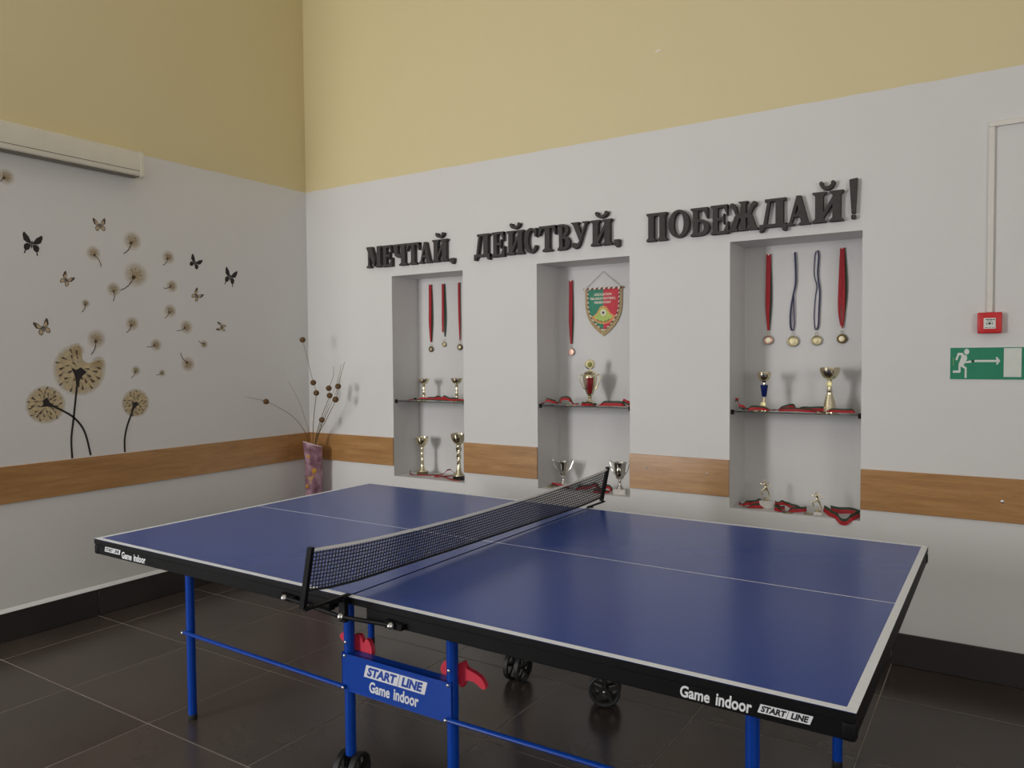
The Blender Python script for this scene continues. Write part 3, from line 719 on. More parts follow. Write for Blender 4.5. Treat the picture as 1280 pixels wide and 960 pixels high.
# silver two-handled cups
def silver_cup(label, x, y, z, H, r, hx, base, crest, rz):
    t = thing('trophy_cup', label, 'trophy', (x, y, z), rz, 'silver cups in the middle niche')
    bh = 0
    if base:
        bh = base[2]; MB().bbox(-base[0]/2, base[0]/2, -base[1]/2, base[1]/2, 0, bh, .0015, 1).build('base', 'marble', t)
    else:
        bh = .018; lathe_part('base', [(.030, 0), (.030, .010), (.022, .012), (.022, .018)], 'marble', t)
    h = H-bh
    lathe_part('foot', [(.020, bh), (.018, bh+.05*h), (.007, bh+.16*h), (.006, bh+.24*h), (.010, bh+.28*h), (.006, bh+.32*h)], 'silver', t)
    lathe_part('body', [(.006, bh+.32*h), (r*.6, bh+.39*h), (r*.88, bh+.58*h), (r*.96, bh+.84*h), (r*1.12, bh+.96*h), (r*1.12-.002, bh+.96*h), (r*.85, bh+.85*h), (r*.4, bh+.5*h), (0, bh+.48*h)], 'silver', t)
    for s in (-1, 1): MB().tube(handle_pts(s, [(r*.55, bh+.46*h), (r*1.25, bh+.66*h), (hx*.86, bh+.82*h), (hx, bh+1.0*h), (hx*.9, bh+1.02*h), (r*1.05, bh+.94*h)]), .0028, 8).build('handle', 'silver', t)
    if crest: emblem(t, .013, bh+.70*h, -r*.93, 'silver', 'crest', 0)
    return t
silver_cup('silver two-handled cup on round base, left on middle niche floor', 2.072, .14, NICHES[1][2], .158, .034, .062, None, False, .45)
silver_cup('silver two-handled cup on white marble block, right on middle niche floor', 2.480, .075, NICHES[1][2]-.001, .190, .036, .060, (.072, .050, .030), True, .25)

# runner statuettes: one continuous skinned figure each
def runner(label, x, y, z, H, base, rz):
    t = thing('runner_statuette', label, 'statuette', (x, y, z), rz, 'gold runner statuettes')
    bw, bd, bh = base
    MB().bbox(-bw/2, bw/2, -bd/2, bd/2, 0, bh, .0015, 1).build('base', 'marble', t)
    lathe_part('plinth', [(.013, bh), (.014, bh+.006), (.007, bh+.014)], 'gold', t)
    h = H-bh-.012
    J = {'pel': (0, 0, .52), 'bel': (-.02, 0, .62), 'che': (-.05, 0, .74), 'nec': (-.07, 0, .85), 'hea': (-.075, 0, .90), 'top': (-.08, 0, .97),
         'ls': (-.06, -.09, .79), 'le': (-.22, -.12, .70), 'lh': (-.30, -.06, .84), 'rs': (-.04, .09, .79), 're': (.16, .12, .72), 'rh': (.22, .08, .56),
         'lk': (-.26, -.06, .40), 'la': (-.20, -.05, .14), 'lt': (-.30, -.05, .10), 'rk': (.12, .05, .30), 'ra': (.20, .05, .04), 'rt': (.10, .05, .0)}
    E_ = [('pel', 'bel'), ('bel', 'che'), ('che', 'nec'), ('nec', 'hea'), ('hea', 'top'), ('che', 'ls'), ('ls', 'le'), ('le', 'lh'), ('che', 'rs'), ('rs', 're'), ('re', 'rh'), ('pel', 'lk'), ('lk', 'la'), ('la', 'lt'), ('pel', 'rk'), ('rk', 'ra'), ('ra', 'rt')]
    rad = {'pel': .075, 'bel': .065, 'che': .085, 'nec': .035, 'hea': .062, 'top': .05, 'ls': .045, 'le': .032, 'lh': .026, 'rs': .045, 're': .032, 'rh': .026, 'lk': .05, 'la': .028, 'lt': .022, 'rk': .05, 'ra': .03, 'rt': .024}
    ks = list(J); me = bpy.data.meshes.new('runner_figure')
    me.from_pydata([Vector(J[k])*h + Vector((0, 0, bh+.012)) for k in ks], [(ks.index(a), ks.index(b_)) for a, b_ in E_], [])
    me.materials.append(M['gold'])
    o = bpy.data.objects.new('figure', me); C.objects.link(o); o.parent = t
    o.modifiers.new('skin', 'SKIN')
    for k, sv in zip(ks, me.skin_vertices[0].data):
        sv.radius = (rad[k]*h, rad[k]*h); sv.use_root = (k == 'pel')
    md = o.modifiers.new('sub', 'SUBSURF'); md.levels = 1; md.render_levels = 2
    o.modifiers['skin'].use_smooth_shade = True
    return t
runner('larger gold runner statuette on white marble block, right niche floor', 3.300, .10, NICHES[2][2], .152, (.070, .045, .040), .35)
runner('smaller gold runner statuette on low white base, right niche floor', 3.562, .06, NICHES[2][2], .118, (.040, .036, .014), .2)

# hanging medals
YB = ND-.004
def disc(par, x, y, z, r, face, rim, rz=0):
    d = MB().lathe([(r, 0), (r, .003), (r*.9, .004), (r*.86, .0032), (0, .0032)], (0, 0, 0), 24, Matrix.Rotation(PI/2, 3, 'X')).build('disc', rim, par, (x, y, z), (0, 0, rz))
    MB().lathe([(r*.58, .003), (r*.56, .0042), (r*.3, .0048), (0, .0048)], (0, 0, 0), 20, Matrix.Rotation(PI/2, 3, 'X')).build('inlay', face, d)
    return d
def hang_medal(label, x, zt, zb, zd, r, style, rim, face, sway=0.):
    t = thing('medal', label, 'medal', (x, YB, zb), 0, 'medals hung in the niches')
    H = zt-zb; wX = Vector((1, 0, 0))
    w_taper = not style.startswith('navy')
    def strip_(name, m, pts, w, y):
        P = smooth_path([(a, y, b*H) for a, b in pts], 5); k = len(P)
        MB().strip([(p, (1, 0, .0)) for p in P], [(w if not isinstance(w, tuple) else w[0]+(w[1]-w[0])*i/(k-1))*(min(1, .45+1.5*max(0, p.z/H)) if w_taper else 1) for i, p in enumerate(P)], .0008).build(name, m, t)
    if style == 'flag':      # red band with a dark green band behind
        strip_('ribbon_back', 'ribbon_green', [(.003, 0), (.010+sway, .3), (.010+sway, .62), (.003, 1)], .015, -.004)
        strip_('ribbon', 'ribbon_red', [(0, 0), (-.004, .3), (-.002, .62), (0, 1)], .024, -.009)
    elif style == 'split':
        strip_('ribbon_back', 'ribbon_green', [(.006, .04), (.012, .3), (.010, .62), (.003, 1)], .018, -.004)
        strip_('ribbon', 'ribbon_red', [(-.008, .12), (-.006, .4), (-.004, .7), (-.004, 1)], .018, -.009)
    elif style == 'thin':
        strip_('ribbon', 'ribbon_red', [(.002, 0), (0, .35), (-.002, .7), (-.002, 1)], .016, -.008)
        strip_('ribbon_back', 'ribbon_green', [(.0, .0), (0, .35), (-.0, .7), (.0, 1)], .012, -.004)
    elif style == 'wide':
        strip_('ribbon_back', 'ribbon_green', [(.004, .03), (.017, .45), (.013, .75), (.004, 1)], .015, -.004)
        strip_('ribbon', 'ribbon_red', [(.002, 0), (.007, .18), (.006, .5), (.001, 1)], (.014, .018), -.009)
        strip_('ribbon', 'ribbon_red', [(-.002, .03), (-.011, .2), (-.009, .5), (-.002, .99)], .018, -.0105)
    elif style == 'navy_a':
        strip_('ribbon', 'ribbon_navy', [(.008, 1), (.012, .80), (.012, .60), (.0, .45), (-.012, .25), (-.012, .06), (-.003, .0)], .0095, -.008)
        strip_('ribbon_white', 'ribbon_white', [(.002, .98), (.006, .75), (.005, .55), (.004, .35), (.006, .15), (0, .02)], .011, -.004)
        strip_('ribbon', 'ribbon_navy', [(.0, 0), (.006, .10), (.004, .3), (.002, .48)], .006, -.006)
    elif style == 'navy_b':
        strip_('ribbon', 'ribbon_navy', [(.001, 1), (-.010, .93), (-.013, .70), (.0, .55), (-.006, .42), (-.012, .2), (-.008, .02), (0, 0)], .0055, -.008)
        strip_('ribbon', 'ribbon_navy', [(.001, 1), (.008, .93), (.004, .70), (.014, .48), (.011, .25), (.008, .06), (0, 0)], .0085, -.006)
        strip_('ribbon_white', 'ribbon_white', [(.0, .97), (-.004, .8), (.005, .5), (0, .2), (0, .03)], .012, -.0035)
    MB().tube([(.006*math.cos(a), -.008, zd-zb+r+.008+.010*math.sin(a)) for a in [2*PI*k/12 for k in range(12)]], .0012, 6, closed=True).build('ring', 'medal_gold', t)
    disc(t, 0, -.007, zd-zb, r, face, rim)
    MB().cyl((0, .003, H-.003), (0, -.012, H-.003), .003, 8).build('peg', 'bolt', t)
    return t
hang_medal('dark medal on wide red ribbon, leftmost in the left niche', .952, 1.966, 1.564, 1.514, .019, 'flag', 'medal_dark', 'medal_gold')
hang_medal('small medal on red and green ribbon, middle of the left niche', 1.067, 1.965, 1.585, 1.546, .017, 'split', 'medal_gold', 'medal_gold')
hang_medal('dark-rimmed medal on thin red ribbon, right in the left niche', 1.203, 1.966, 1.571, 1.525, .020, 'thin', 'medal_dark', 'medal_face')
hang_medal('bronze medal on red ribbon beside the pennant', 2.068, 1.927, 1.532, 1.483, .021, 'flag', 'bronze', 'bronze', -.003)
hang_medal('silvery pink medal on red ribbon, leftmost in the right niche', 3.268, 1.993, 1.585, 1.534, .025, 'flag', 'bronze', 'medal_face')
hang_medal('gold medal on twisted navy ribbon in the right niche', 3.395, 1.993, 1.580, 1.526, .029, 'navy_a', 'medal_gold', 'medal_gold')
hang_medal('gold medal on open navy and white ribbon in right niche', 3.513, 1.995, 1.582, 1.528, .026, 'navy_b', 'medal_gold', 'medal_gold')
hang_medal('bronze-rimmed medal on broad red ribbon, rightmost in right niche', 3.635, 1.997, 1.587, 1.534, .024, 'wide', 'medal_dark', 'medal_face')

# pennant
pen = thing('pennant', 'green and red shield pennant with gold fringe in the middle niche', 'pennant', (2.289, ND-.004, 1.577))
def shield(hw, top, tip, n=14):
    """right half outline from top centre down to the tip"""
    pts = [(0, top), (hw, top), (hw*.99, top-.06)]
    for k in range(1, n+1):
        u = k/n; pts.append((hw*.99*(1-u**2.8), top-.06-(top-.06-tip)*u))
    return pts
PT = .288; OUT = shield(.125, PT, .0); INN = shield(.105, PT, .034)
def mirror(P): return [(-a, b) for a, b in P]
fr = MB(); fr.prism(OUT[:1]+OUT[1:], -.002, -.004).prism(mirror(OUT), -.002, -.004); fr.build('fringe', 'fringe', pen)
MB().prism(INN, -.004, -.006).build('red_half', 'pen_red', pen)
MB().prism(mirror(INN), -.004, -.006).build('green_half', 'pen_green', pen)
bw_ = MB(); br_ = MB(); k = 0
for sgn in (1, -1):
    P = INN[1:]; acc = []
    for a, b in zip(P[:-1], P[1:]):
        m_ = max(1, int((Vector(b)-Vector(a)).length/.006))
        for j in range(m_): acc.append(Vector(a).lerp(Vector(b), j/m_))
    acc.append(Vector(P[-1]))
    for i in range(0, len(acc)-2, 2):
        a, b = acc[i], acc[min(i+2, len(acc)-1)]; nn = Vector(((b-a).y, -(b-a).x)).normalized()*.005
        q4 = [(sgn*v.x, v.y) for v in (a-nn, b-nn*.2, b+nn, a+nn*.2)]
        (bw_ if (i//2) % 2 == 0 else br_).prism(q4, -.006, -.0075)
bw_.build('border_white', 'cord_white', pen)
br_.build('border_red', 'cord_dark', pen)
ro = MB(); rw = MB()
for i in range(16):
    a, b = -.128+.256*i/16, -.128+.256*(i+1)/16
    (ro if i % 2 else rw).prism([(a, PT-.006), (b, PT-.002), (b, PT+.008), (a, PT+.004)], -.0045, -.011)
ro.build('rod_stripe', 'cord_dark', pen); rw.build('rod', 'cord_white', pen)
for s in (-1, 1): MB().ball((s*.130, -.008, PT+.001), .006, 8).build('rod_end', 'fringe', pen)
MB().tube([(-.118, -.008, PT+.004), (0, -.005, .391), (.118, -.008, PT+.006)], .0012, 6).build('cord', 'cord', pen)
for i, (tx_, zz, wd_) in enumerate((('ASSOCIATION', .246, .118), ('"BELARUS FOOTBALL', .222, .172), ('FEDERATION"', .198, .112))):
    tb = text_bm(tx_, .0145, wd_, 0, .03, .0006).xf(Matrix.Translation((-wd_/2-.004, -.0061, zz))); tb.build('lettering', 'cord_white', pen)
HAT = [(-.080, .118), (-.062, .128), (-.045, .140), (-.034, .158), (-.022, .176), (0, .184), (.022, .176), (.034, .158), (.045, .140), (.062, .128), (.080, .118), (.060, .096), (.034, .080), (0, .073), (-.034, .080), (-.060, .096)]
def hat(s): return [(a*s, .126+(b-.126)*s) for a, b in HAT]
MB().prism(hat(1), -.006, -.0066).build('emblem_edge', 'emb_yellow', pen)
MB().prism(hat(.92), -.0066, -.0070).build('emblem_ring', 'pen_red', pen)
MB().prism(hat(.84), -.0070, -.0074).build('emblem_line', 'emb_yellow', pen)
MB().prism(hat(.76), -.0074, -.0078).build('emblem_field', 'emb_lime', pen)
MB().prism(circle(0, .142, .019), -.0078, -.0084).build('football', 'cord_white', pen)
MB().prism(circle(0, .142, .0095, n=5, a0=PI/2, a1=2.5*PI), -.0084, -.0088).build('football_patch', 'print_dark', pen)
dk = MB()
for i in range(13):
    a = -PI/2+(-.62+1.24*i/12); 
    if i == 6: continue
    cx_, cz_ = .072*math.sin(a+PI/2)*1.0, .160-.072*math.cos(a+PI/2)
    dk.prism(circle(cx_, cz_, .0030, .0042, 6), -.0078, -.0082)
dk.build('emblem_marks', 'ribbon_green', pen)

# loose medals and ribbons lying in the niches
def loose_ribbon(label, path, w=.024, discs=(), red_first=True, group='ribbons lying in the niches', wave=1.):
    """path: (x, y, z, tilt) tilt 0 = flat on the shelf, 1 = standing on its edge"""
    x0, y0, z0 = path[0][:3]
    t = thing('medal_ribbon', label, 'ribbon', (x0, y0, min(p[2] for p in path)-.001), 0, group)
    zb = min(p[2] for p in path)-.001
    P = smooth_path([(p[0]-x0, p[1]-y0, p[2]-zb) for p in path], 6); T = []
    for i in range(len(path)-1):
        for j in range(6): T.append(path[i][3]+(path[i+1][3]-path[i][3])*j/6)
    T.append(path[-1][3])
    ph = x0*37 % 6.28; T = [v+wave*(.45*math.sin(i*.36+ph)+.2*math.sin(i*.8+ph*2)) for i, v in enumerate(T)]
    red, grn = [], []
    for i, p in enumerate(P):
        tn = (P[min(i+1, len(P)-1)]-P[max(i-1, 0)]).normalized(); side = tn.cross(Vector((0, 0, 1)))
        side = side.normalized() if side.length > 1e-4 else Vector((0, -1, 0))
        if side.y > 0: side = -side
        a = T[i]*PI/2; wd = side*math.cos(a)+Vector((0, 0, -1))*math.sin(a)
        if not red_first: wd = -wd
        lift = Vector((0, 0, w/2*abs(math.sin(a))))
        red.append((p+lift+wd*w*.20, wd)); grn.append((p+lift-wd*w*.30, wd))
    MB().strip(red, w*.60, .0012).build('ribbon', 'ribbon_red', t)
    MB().strip(grn, w*.40, .0012).build('ribbon_edge', 'ribbon_green', t)
    for dx, dy, dz, r, m in discs:
        d = MB().lathe([(r, 0), (r, .003), (r*.85, .0042), (0, .0040)], (0, 0, 0), 20).build('disc', m, t, (dx-x0, dy-y0, dz-zb))
    return t
z = ZS+.001
loose_ribbon('red and green ribbon lying along the left glass shelf', [(.93, .035, z, .1), (1.02, .045, z+.004, .5), (1.12, .06, z+.003, .3), (1.17, .05, z+.012, .8), (1.22, .045, z+.018, .9), (1.28, .04, z+.004, .4), (1.36, .05, z+.002, .2), (1.415, .05, z, 0)], discs=[(1.035, .03, z, .02, 'medal_gold')])
loose_ribbon('dark red ribbon folded at the front of the left glass shelf', [(1.00, .028, z+.002, .2), (1.10, .026, z+.004, .5), (1.25, .030, z+.003, .6), (1.34, .028, z+.003, .5), (1.41, .026, z+.002, .3)], .018, red_first=False)
z = NICHES[0][2]+.001
loose_ribbon('thin red ribbon looped between the two cups in the left niche', [(.885, .10, z+.022, .9), (.905, .075, z+.004, .6), (.98, .07, z+.006, .7), (1.08, .085, z+.008, .8), (1.16, .10, z+.016, .9), (1.20, .11, z+.046, 1), (1.235, .11, z+.050, 1), (1.26, .10, z+.020, .9), (1.16, .075, z+.006, .7), (1.12, .07, z+.004, .6), (1.20, .065, z+.010, .8), (1.30, .022, z+.006, .8), (1.37, .020, z+.004, .6)], .010)
z = ZS+.001
loose_ribbon('red ribbon heap at the left end of the middle glass shelf', [(1.99, .03, z, .3), (2.02, .035, z+.016, .5), (2.06, .04, z+.010, .4), (2.09, .06, z+.006, .4), (2.10, .075, z+.024, .6), (2.15, .07, z+.026, .5), (2.19, .055, z+.006, .3), (2.23, .04, z+.002, .2)], .024, discs=[(2.17, .03, z, .022, 'medal_gold'), (2.215, .035, z, .02, 'bronze')])
loose_ribbon('red ribbon spread before the big cup on middle shelf', [(2.26, .024, z, .3), (2.32, .028, z+.002, .6), (2.40, .030, z+.002, .55), (2.48, .028, z+.003, .6), (2.54, .028, z+.003, .5), (2.565, .03, z, .3)], .030)
loose_ribbon('red ribbon bunched at the right end of the middle shelf', [(2.42, .06, z+.004, .5), (2.47, .055, z+.006, .6), (2.51, .05, z+.020, .7), (2.54, .045, z+.012, .5), (2.568, .05, z+.002, .3)], .026, red_first=False)
z = NICHES[1][2]+.001
loose_ribbon('dark ribbon beside the left silver cup in the middle niche', [(2.00, .10, z+.004, .5), (2.03, .09, z+.006, .8), (2.08, .08, z+.004, .6), (2.18, .07, z+.002, .5)], .020, discs=[(2.02, .07, z, .022, 'medal_gold')], red_first=False)
loose_ribbon('red ribbon curled behind the net on middle niche floor', [(2.20, .06, z, .3), (2.28, .075, z+.010, .7), (2.33, .07, z+.030, .9), (2.37, .06, z+.004, .5), (2.41, .05, z+.028, .8), (2.44, .045, z+.014, .5), (2.40, .035, z+.002, .3), (2.33, .03, z, .2)], .026)
z = ZS+.001
loose_ribbon('dark red ribbon upright at the left end of right shelf', [(3.150, .06, z+.040, .9), (3.165, .055, z+.048, .9), (3.172, .05, z+.012, .7), (3.20, .045, z+.008, .5), (3.245, .04, z, .2)], .022, red_first=False)
loose_ribbon('red and green ribbon lying along the right glass shelf', [(3.225, .03, z, .2), (3.27, .028, z+.006, .5), (3.34, .032, z+.004, .4), (3.40, .05, z+.008, .6), (3.435, .055, z+.018, .9), (3.46, .05, z+.012, .7), (3.52, .06, z+.006, .6), (3.585, .07, z+.006, .5)], .024, discs=[(3.27, .022, z, .018, 'medal_gold')])
loose_ribbon('thin red ribbon trailing to the right end of right shelf', [(3.38, .025, z+.002, .4), (3.46, .028, z+.004, .6), (3.55, .026, z+.002, .4), (3.62, .026, z+.006, .5), (3.69, .03, z+.004, .6), (3.735, .04, z+.006, .5)], .020, discs=[(3.57, .04, z, .022, 'medal_gold')])
z = NICHES[2][2]+.001
loose_ribbon('red ribbon left of the larger runner in the right niche', [(3.17, .06, z+.012, .6), (3.21, .065, z+.010, .7), (3.25, .075, z+.014, .6), (3.285, .09, z+.030, .7), (3.31, .10, z+.004, .5), (3.26, .055, z+.002, .3), (3.19, .05, z+.004, .3)], .026)
loose_ribbon('red ribbon coiled between the two runners in right niche', [(3.345, .10, z+.020, .9), (3.39, .10, z+.022, .9), (3.43, .09, z+.010, .6), (3.48, .08, z+.008, .8), (3.505, .07, z+.006, .8), (3.45, .045, z+.002, .4), (3.40, .03, z+.002, .4), (3.36, .04, z+.004, .6), (3.365, .065, z+.008, .8), (3.40, .075, z+.006, .7)], .026, discs=[(3.43, .018, z, .02, 'medal_gold')])
loose_ribbon('broad red ribbon spilling at the right of the right niche floor', [(3.585, .09, z+.012, .8), (3.605, .068, z+.008, .65), (3.630, .040, z+.003, .5), (3.650, .018, z+.001, .45), (3.664, .0, z-.008, .75), (3.678, -.006, z-.024, .95), (3.694, -.006, z-.028, 1), (3.708, -.006, z-.024, .95), (3.722, .0, z-.008, .75), (3.732, .018, z+.001, .45), (3.742, .055, z+.004, .5), (3.745, .09, z+.008, .6), (3.70, .11, z+.010, .7), (3.655, .11, z+.006, .8), (3.615, .10, z+.012, .9)], .032, discs=[(3.52, .045, z, .02, 'medal_gold')], wave=.1)

# ------------------------------------------------------------------ things on the right of the back wall
al = thing('fire_call_point', 'red fire alarm call point at the foot of the white cable duct', 'fire alarm', (4.279, 0, 1.540))
MB().bbox(-.0455, .0455, -.036, 0, 0, .091, .006, 3).build('housing', 'alarm', al)
MB().prism([(-.022, .020), (.022, .020), (.022, .066), (-.022, .066)], -.0355, -.0372).build('label', 'sign_white', al)
dk = MB()
for a, b, c, d in ((-.014, .0575, -.004, .061), (-.002, .0575, .008, .061), (.010, .0575, .019, .061), (-.008, .052, .0, .054), (.002, .052, .009, .054), (-.018, .0245, -.006, .0265), (-.003, .0245, .006, .0265), (.009, .0245, .018, .0265)): dk.prism(rc(a, b, c, d), -.0372, -.0375)
dk.prism(circle(.0, .0425, .005, n=14), -.0372, -.0376).prism([(-.013, .047), (-.010, .047), (-.007, .0425), (-.010, .038), (-.013, .038), (-.010, .0425)], -.0372, -.0375).prism([(.013, .047), (.010, .047), (.007, .0425), (.010, .038), (.013, .038), (.010, .0425)], -.0372, -.0375)
dk.build('label_print', 'print_dark', al)
dc = thing('cable_duct', 'slim white plastic cable duct running down to the red alarm', 'cable duct', (4.278, 0, 1.631))
MB().bbox(-.0115, .0115, -.0135, 0, .001, .7995, .0015, 1).build('upright', 'duct', dc)
MB().bbox(-.0115, .60, -.014, 0, .800, .822, .0015, 1).build('crosspiece', 'duct', dc)
sg = thing('exit_sign', 'green emergency exit sign with white running man and arrow', 'sign', (4.131, 0, 1.339))
SW, SHh = .302, .140
MB().box(-.003, SW+.003, -.0022, 0, -.003, SHh+.002).build('border', 'sign_white', sg)
MB().box(0, SW, -.0030, -.0022, 0, SHh).build('panel', 'sign_green', sg)
def sc_(P): return [((a-85)*.00034, SHh-(b-488)*.0004375) for a, b in P]
man = MB()
def mp_(P): man.prism(sc_(P), -.0030, -.0036)
hx_, hz_ = sc_([(270, 528)])[0]
man.prism(circle(hx_, hz_, .0098, .0128, 18), -.0030, -.0036)
mp_([(170, 540), (230, 540), (236, 558), (272, 566), (276, 600), (262, 628), (320, 615), (324, 640), (250, 644), (236, 664), (272, 690), (272, 794), (250, 794), (250, 702), (204, 678), (204, 732), (196, 742), (116, 742), (116, 720), (180, 718), (180, 655), (204, 600), (212, 566), (186, 564), (164, 616), (144, 610)])
man.build('running_man', 'sign_white', sg)
ar = MB().prism(sc_([(358, 612), (598, 612), (590, 586), (606, 582), (640, 622), (608, 662), (594, 656), (604, 634), (358, 634)]), -.0030, -.0036); ar.build('arrow', 'sign_white', sg)
MB().prism(sc_([(328, 612), (354, 612), (354, 636), (328, 636)]), -.0030, -.0034).build('arrow_gap', 'ribbon_green', sg)
MB().prism(sc_([(678, 496), (866, 496), (866, 782), (678, 782)]), -.0030, -.0036).build('door_symbol', 'sign_white', sg)
MB().prism(sc_([(118, 586), (122, 586), (122, 668), (118, 668)]), -.0030, -.0034).build('fine_print', 'emb_lime', sg)

# ------------------------------------------------------------------ left wall: screen case and stickers
ps = thing('projector_screen_case', 'long white roll-up screen case mounted high on the left wall', 'screen case', (0, -1.318, 2.519))
prof = [(0, .012), (.085, .0), (.098, .010), (.102, .03), (.102, .105), (.095, .135), (.080, .148), (.0, .150)]
MB().rings([[(a, y, b) for a, b in prof] for y in (-1.93, -.022)]).build('case', 'case', ps, angle=25)
MB().rings([[(a*1.03, y, b*1.03-.002) for a, b in prof] for y in (-.022, 0)]).build('end_cap', 'case', ps, angle=25)
MB().box(.03, .09, -1.92, -.025, -.001, .006).build('slot', 'case_dark', ps)
MB().box(.101, .1035, -1.92, -.03, .030, .033).build('seam', 'case_dark', ps)

XS = .0006
def wall_y(y): return y
# butterflies: wing outlines in a unit box (u to the right of the wall, i.e. +y ; v up)
BF_F = [(.04, .05), (.20, .34), (.46, .56), (.52, .40), (.44, .10), (.26, .0), (.05, -.04)]
BF_H = [(.05, -.05), (.28, -.03), (.40, -.16), (.38, -.36), (.26, -.44), (.12, -.36), (.05, -.16)]
def scale_poly(P, s):
    cx_ = sum(p[0] for p in P)/len(P); cz_ = sum(p[1] for p in P)/len(P)
    return [(cx_+(a-cx_)*s, cz_+(b-cz_)*s) for a, b in P]
def butterfly(label, y, z, s, rot, dark, sq=1., tails=False):
    ca, sa = math.cos(rot), math.sin(rot)
    def T(P, f): return [((a*f*sq*ca-b*sa)*s, (a*f*sq*sa+b*ca)*s) for a, b in P]
    t = MB()
    for f in (1, -1):
        for P in (BF_F, BF_H): t.prism(T(P, f), 0, XS, 'yz')
        if tails: t.prism(T([(.26, -.40), (.32, -.40), (.36, -.60), (.30, -.62)], f), 0, XS, 'yz')
    t.prism(T([(0, .16), (.035, .10), (.03, -.22), (0, -.30), (-.03, -.22), (-.035, .10)], 1), 0, XS, 'yz')
    o = tag(t.build('butterfly_sticker', 'sticker_black' if dark else 'sticker_brown', None, (0, y, z)), label, 'wall sticker', 'butterfly stickers on the left wall')
    if not dark:
        t = MB()
        for f in (1, -1):
            t.prism(T([(a, b) for a, b in scale_poly([(.06, .06), (.2, .28), (.34, .40), (.36, .12), (.24, .02)], .9)], f), XS, XS*1.6, 'yz')
            t.prism(T(scale_poly(BF_H, .72), f), XS, XS*1.6, 'yz')
        t.build('wing_patch', 'sticker_tan', o)
butterfly('large black butterfly sticker with tailed wings at far left', -1.898, 2.075, .097, -.12, True, 1., True)
butterfly('brown butterfly sticker just below the screen case', -1.533, 2.222, .076, .12, False, .95)
butterfly('small black butterfly sticker left of the two black ones', -.928, 2.070, .081, -.45, True)
butterfly('tailed black butterfly sticker nearest the room corner', -.667, 2.003, .102, -.25, True, .9, True)
butterfly('tan butterfly sticker below the small black butterfly', -.922, 1.862, .078, -.75, False, .85)
butterfly('small tan butterfly sticker below the large black butterfly', -1.727, 1.897, .074, -.6, False, .85)
butterfly('tan butterfly sticker above the lowest dandelion head', -1.855, 1.630, .082, .35, False, .95)
butterfly('tiny brown butterfly sticker, lowest and nearest the corner', -.743, 1.666, .074, 1.35, False, .75)

def seed(label, y, z, r, ang, ln):
    """drifting seed: down disc with a dark stalk leaving it at angle ang"""
    d = Vector((math.cos(ang), math.sin(ang))); nrm = Vector((-d.y, d.x))
    t = MB(); w0 = .0032 if r > .05 else .0024
    pts = [Vector((0, 0))+d*ln*u+nrm*(.12*ln*math.sin(u*PI)) for u in (0, .25, .5, .75, 1)]
    for a, b in zip(pts[:-1], pts[1:]): t.prism([tuple(a-nrm*w0), tuple(b-nrm*w0*.7), tuple(b+nrm*w0*.7), tuple(a+nrm*w0)], XS, XS*2, 'yz')
    t.prism(circle(0, 0, r*.16, n=8), XS, XS*2, 'yz')
    for k in range(5):
        a = ang+PI+(-1.0+.5*k); e = Vector((math.cos(a), math.sin(a))); n2 = Vector((-e.y, e.x))*.0006
        t.prism([tuple(-n2), tuple(e*r*.75-n2), tuple(e*r*.75+n2), tuple(n2)], XS, XS*1.8, 'yz')
    o = tag(t.build('dandelion_seed_sticker', 'sticker_brown', None, (0, y, z)), label, 'wall sticker', 'drifting seed stickers on the left wall')
    f = MB(); f.face([f._v((0, a, b)) for a, b in circle(0, 0, 1, n=22)])
    f = f.build('down', 'fluff_s', o, tuple(Vector((XS/r*.7*r, -d.x*r*.25, -d.y*r*.25))))
    f.scale = (1, r, r)
D_ = math.radians
seed('drifting seed sticker cut off at the left edge below the screen case', -2.024, 2.396, .045, D_(215), .055)
seed('drifting seed sticker highest right of the upper tan butterfly', -1.350, 2.145, .060, D_(235), .085)
seed('drifting seed sticker with stalk pointing down right, under a butterfly', -1.569, 2.050, .045, D_(300), .075)
seed('largest drifting seed sticker in the middle of the swarm', -1.340, 1.945, .080, D_(225), .120)
seed('drifting seed sticker left of the small black butterfly', -1.119, 2.077, .045, D_(235), .055)
seed('drifting seed sticker left of the tan butterfly by the black ones', -1.104, 1.907, .042, D_(195), .050)
seed('drifting seed sticker with straight stalk, lower left of the largest seed', -1.463, 1.853, .045, D_(265), .060)
seed('tiny drifting seed sticker far left under the small tan butterfly', -1.628, 1.768, .026, D_(245), .050)
seed('drifting seed sticker with stalk to lower left, below right of largest seed', -1.116, 1.748, .045, D_(230), .050)
seed('drifting seed sticker below the largest seed', -1.363, 1.660, .045, D_(235), .055)
seed('drifting seed sticker left of the lowest butterfly near the corner', -1.012, 1.655, .048, D_(200), .060)
seed('drifting seed sticker right above the small dandelion', -1.219, 1.543, .042, D_(190), .050)
seed('tiny drifting seed sticker nearest the corner', -.883, 1.556, .030, D_(150), .038)
seed('drifting seed sticker hovering over the notch of the big dandelion', -1.575, 1.562, .058, D_(250), .080)
seed('drifting seed sticker with stalk pointing up left', -1.003, 1.436, .052, D_(125), .075)
seed('faint small drifting seed sticker just above the small dandelion', -1.345, 1.385, .032, D_(235), .048)
seed('faintest tiny drifting seed sticker right of the small dandelion top', -1.179, 1.372, .026, D_(195), .034)

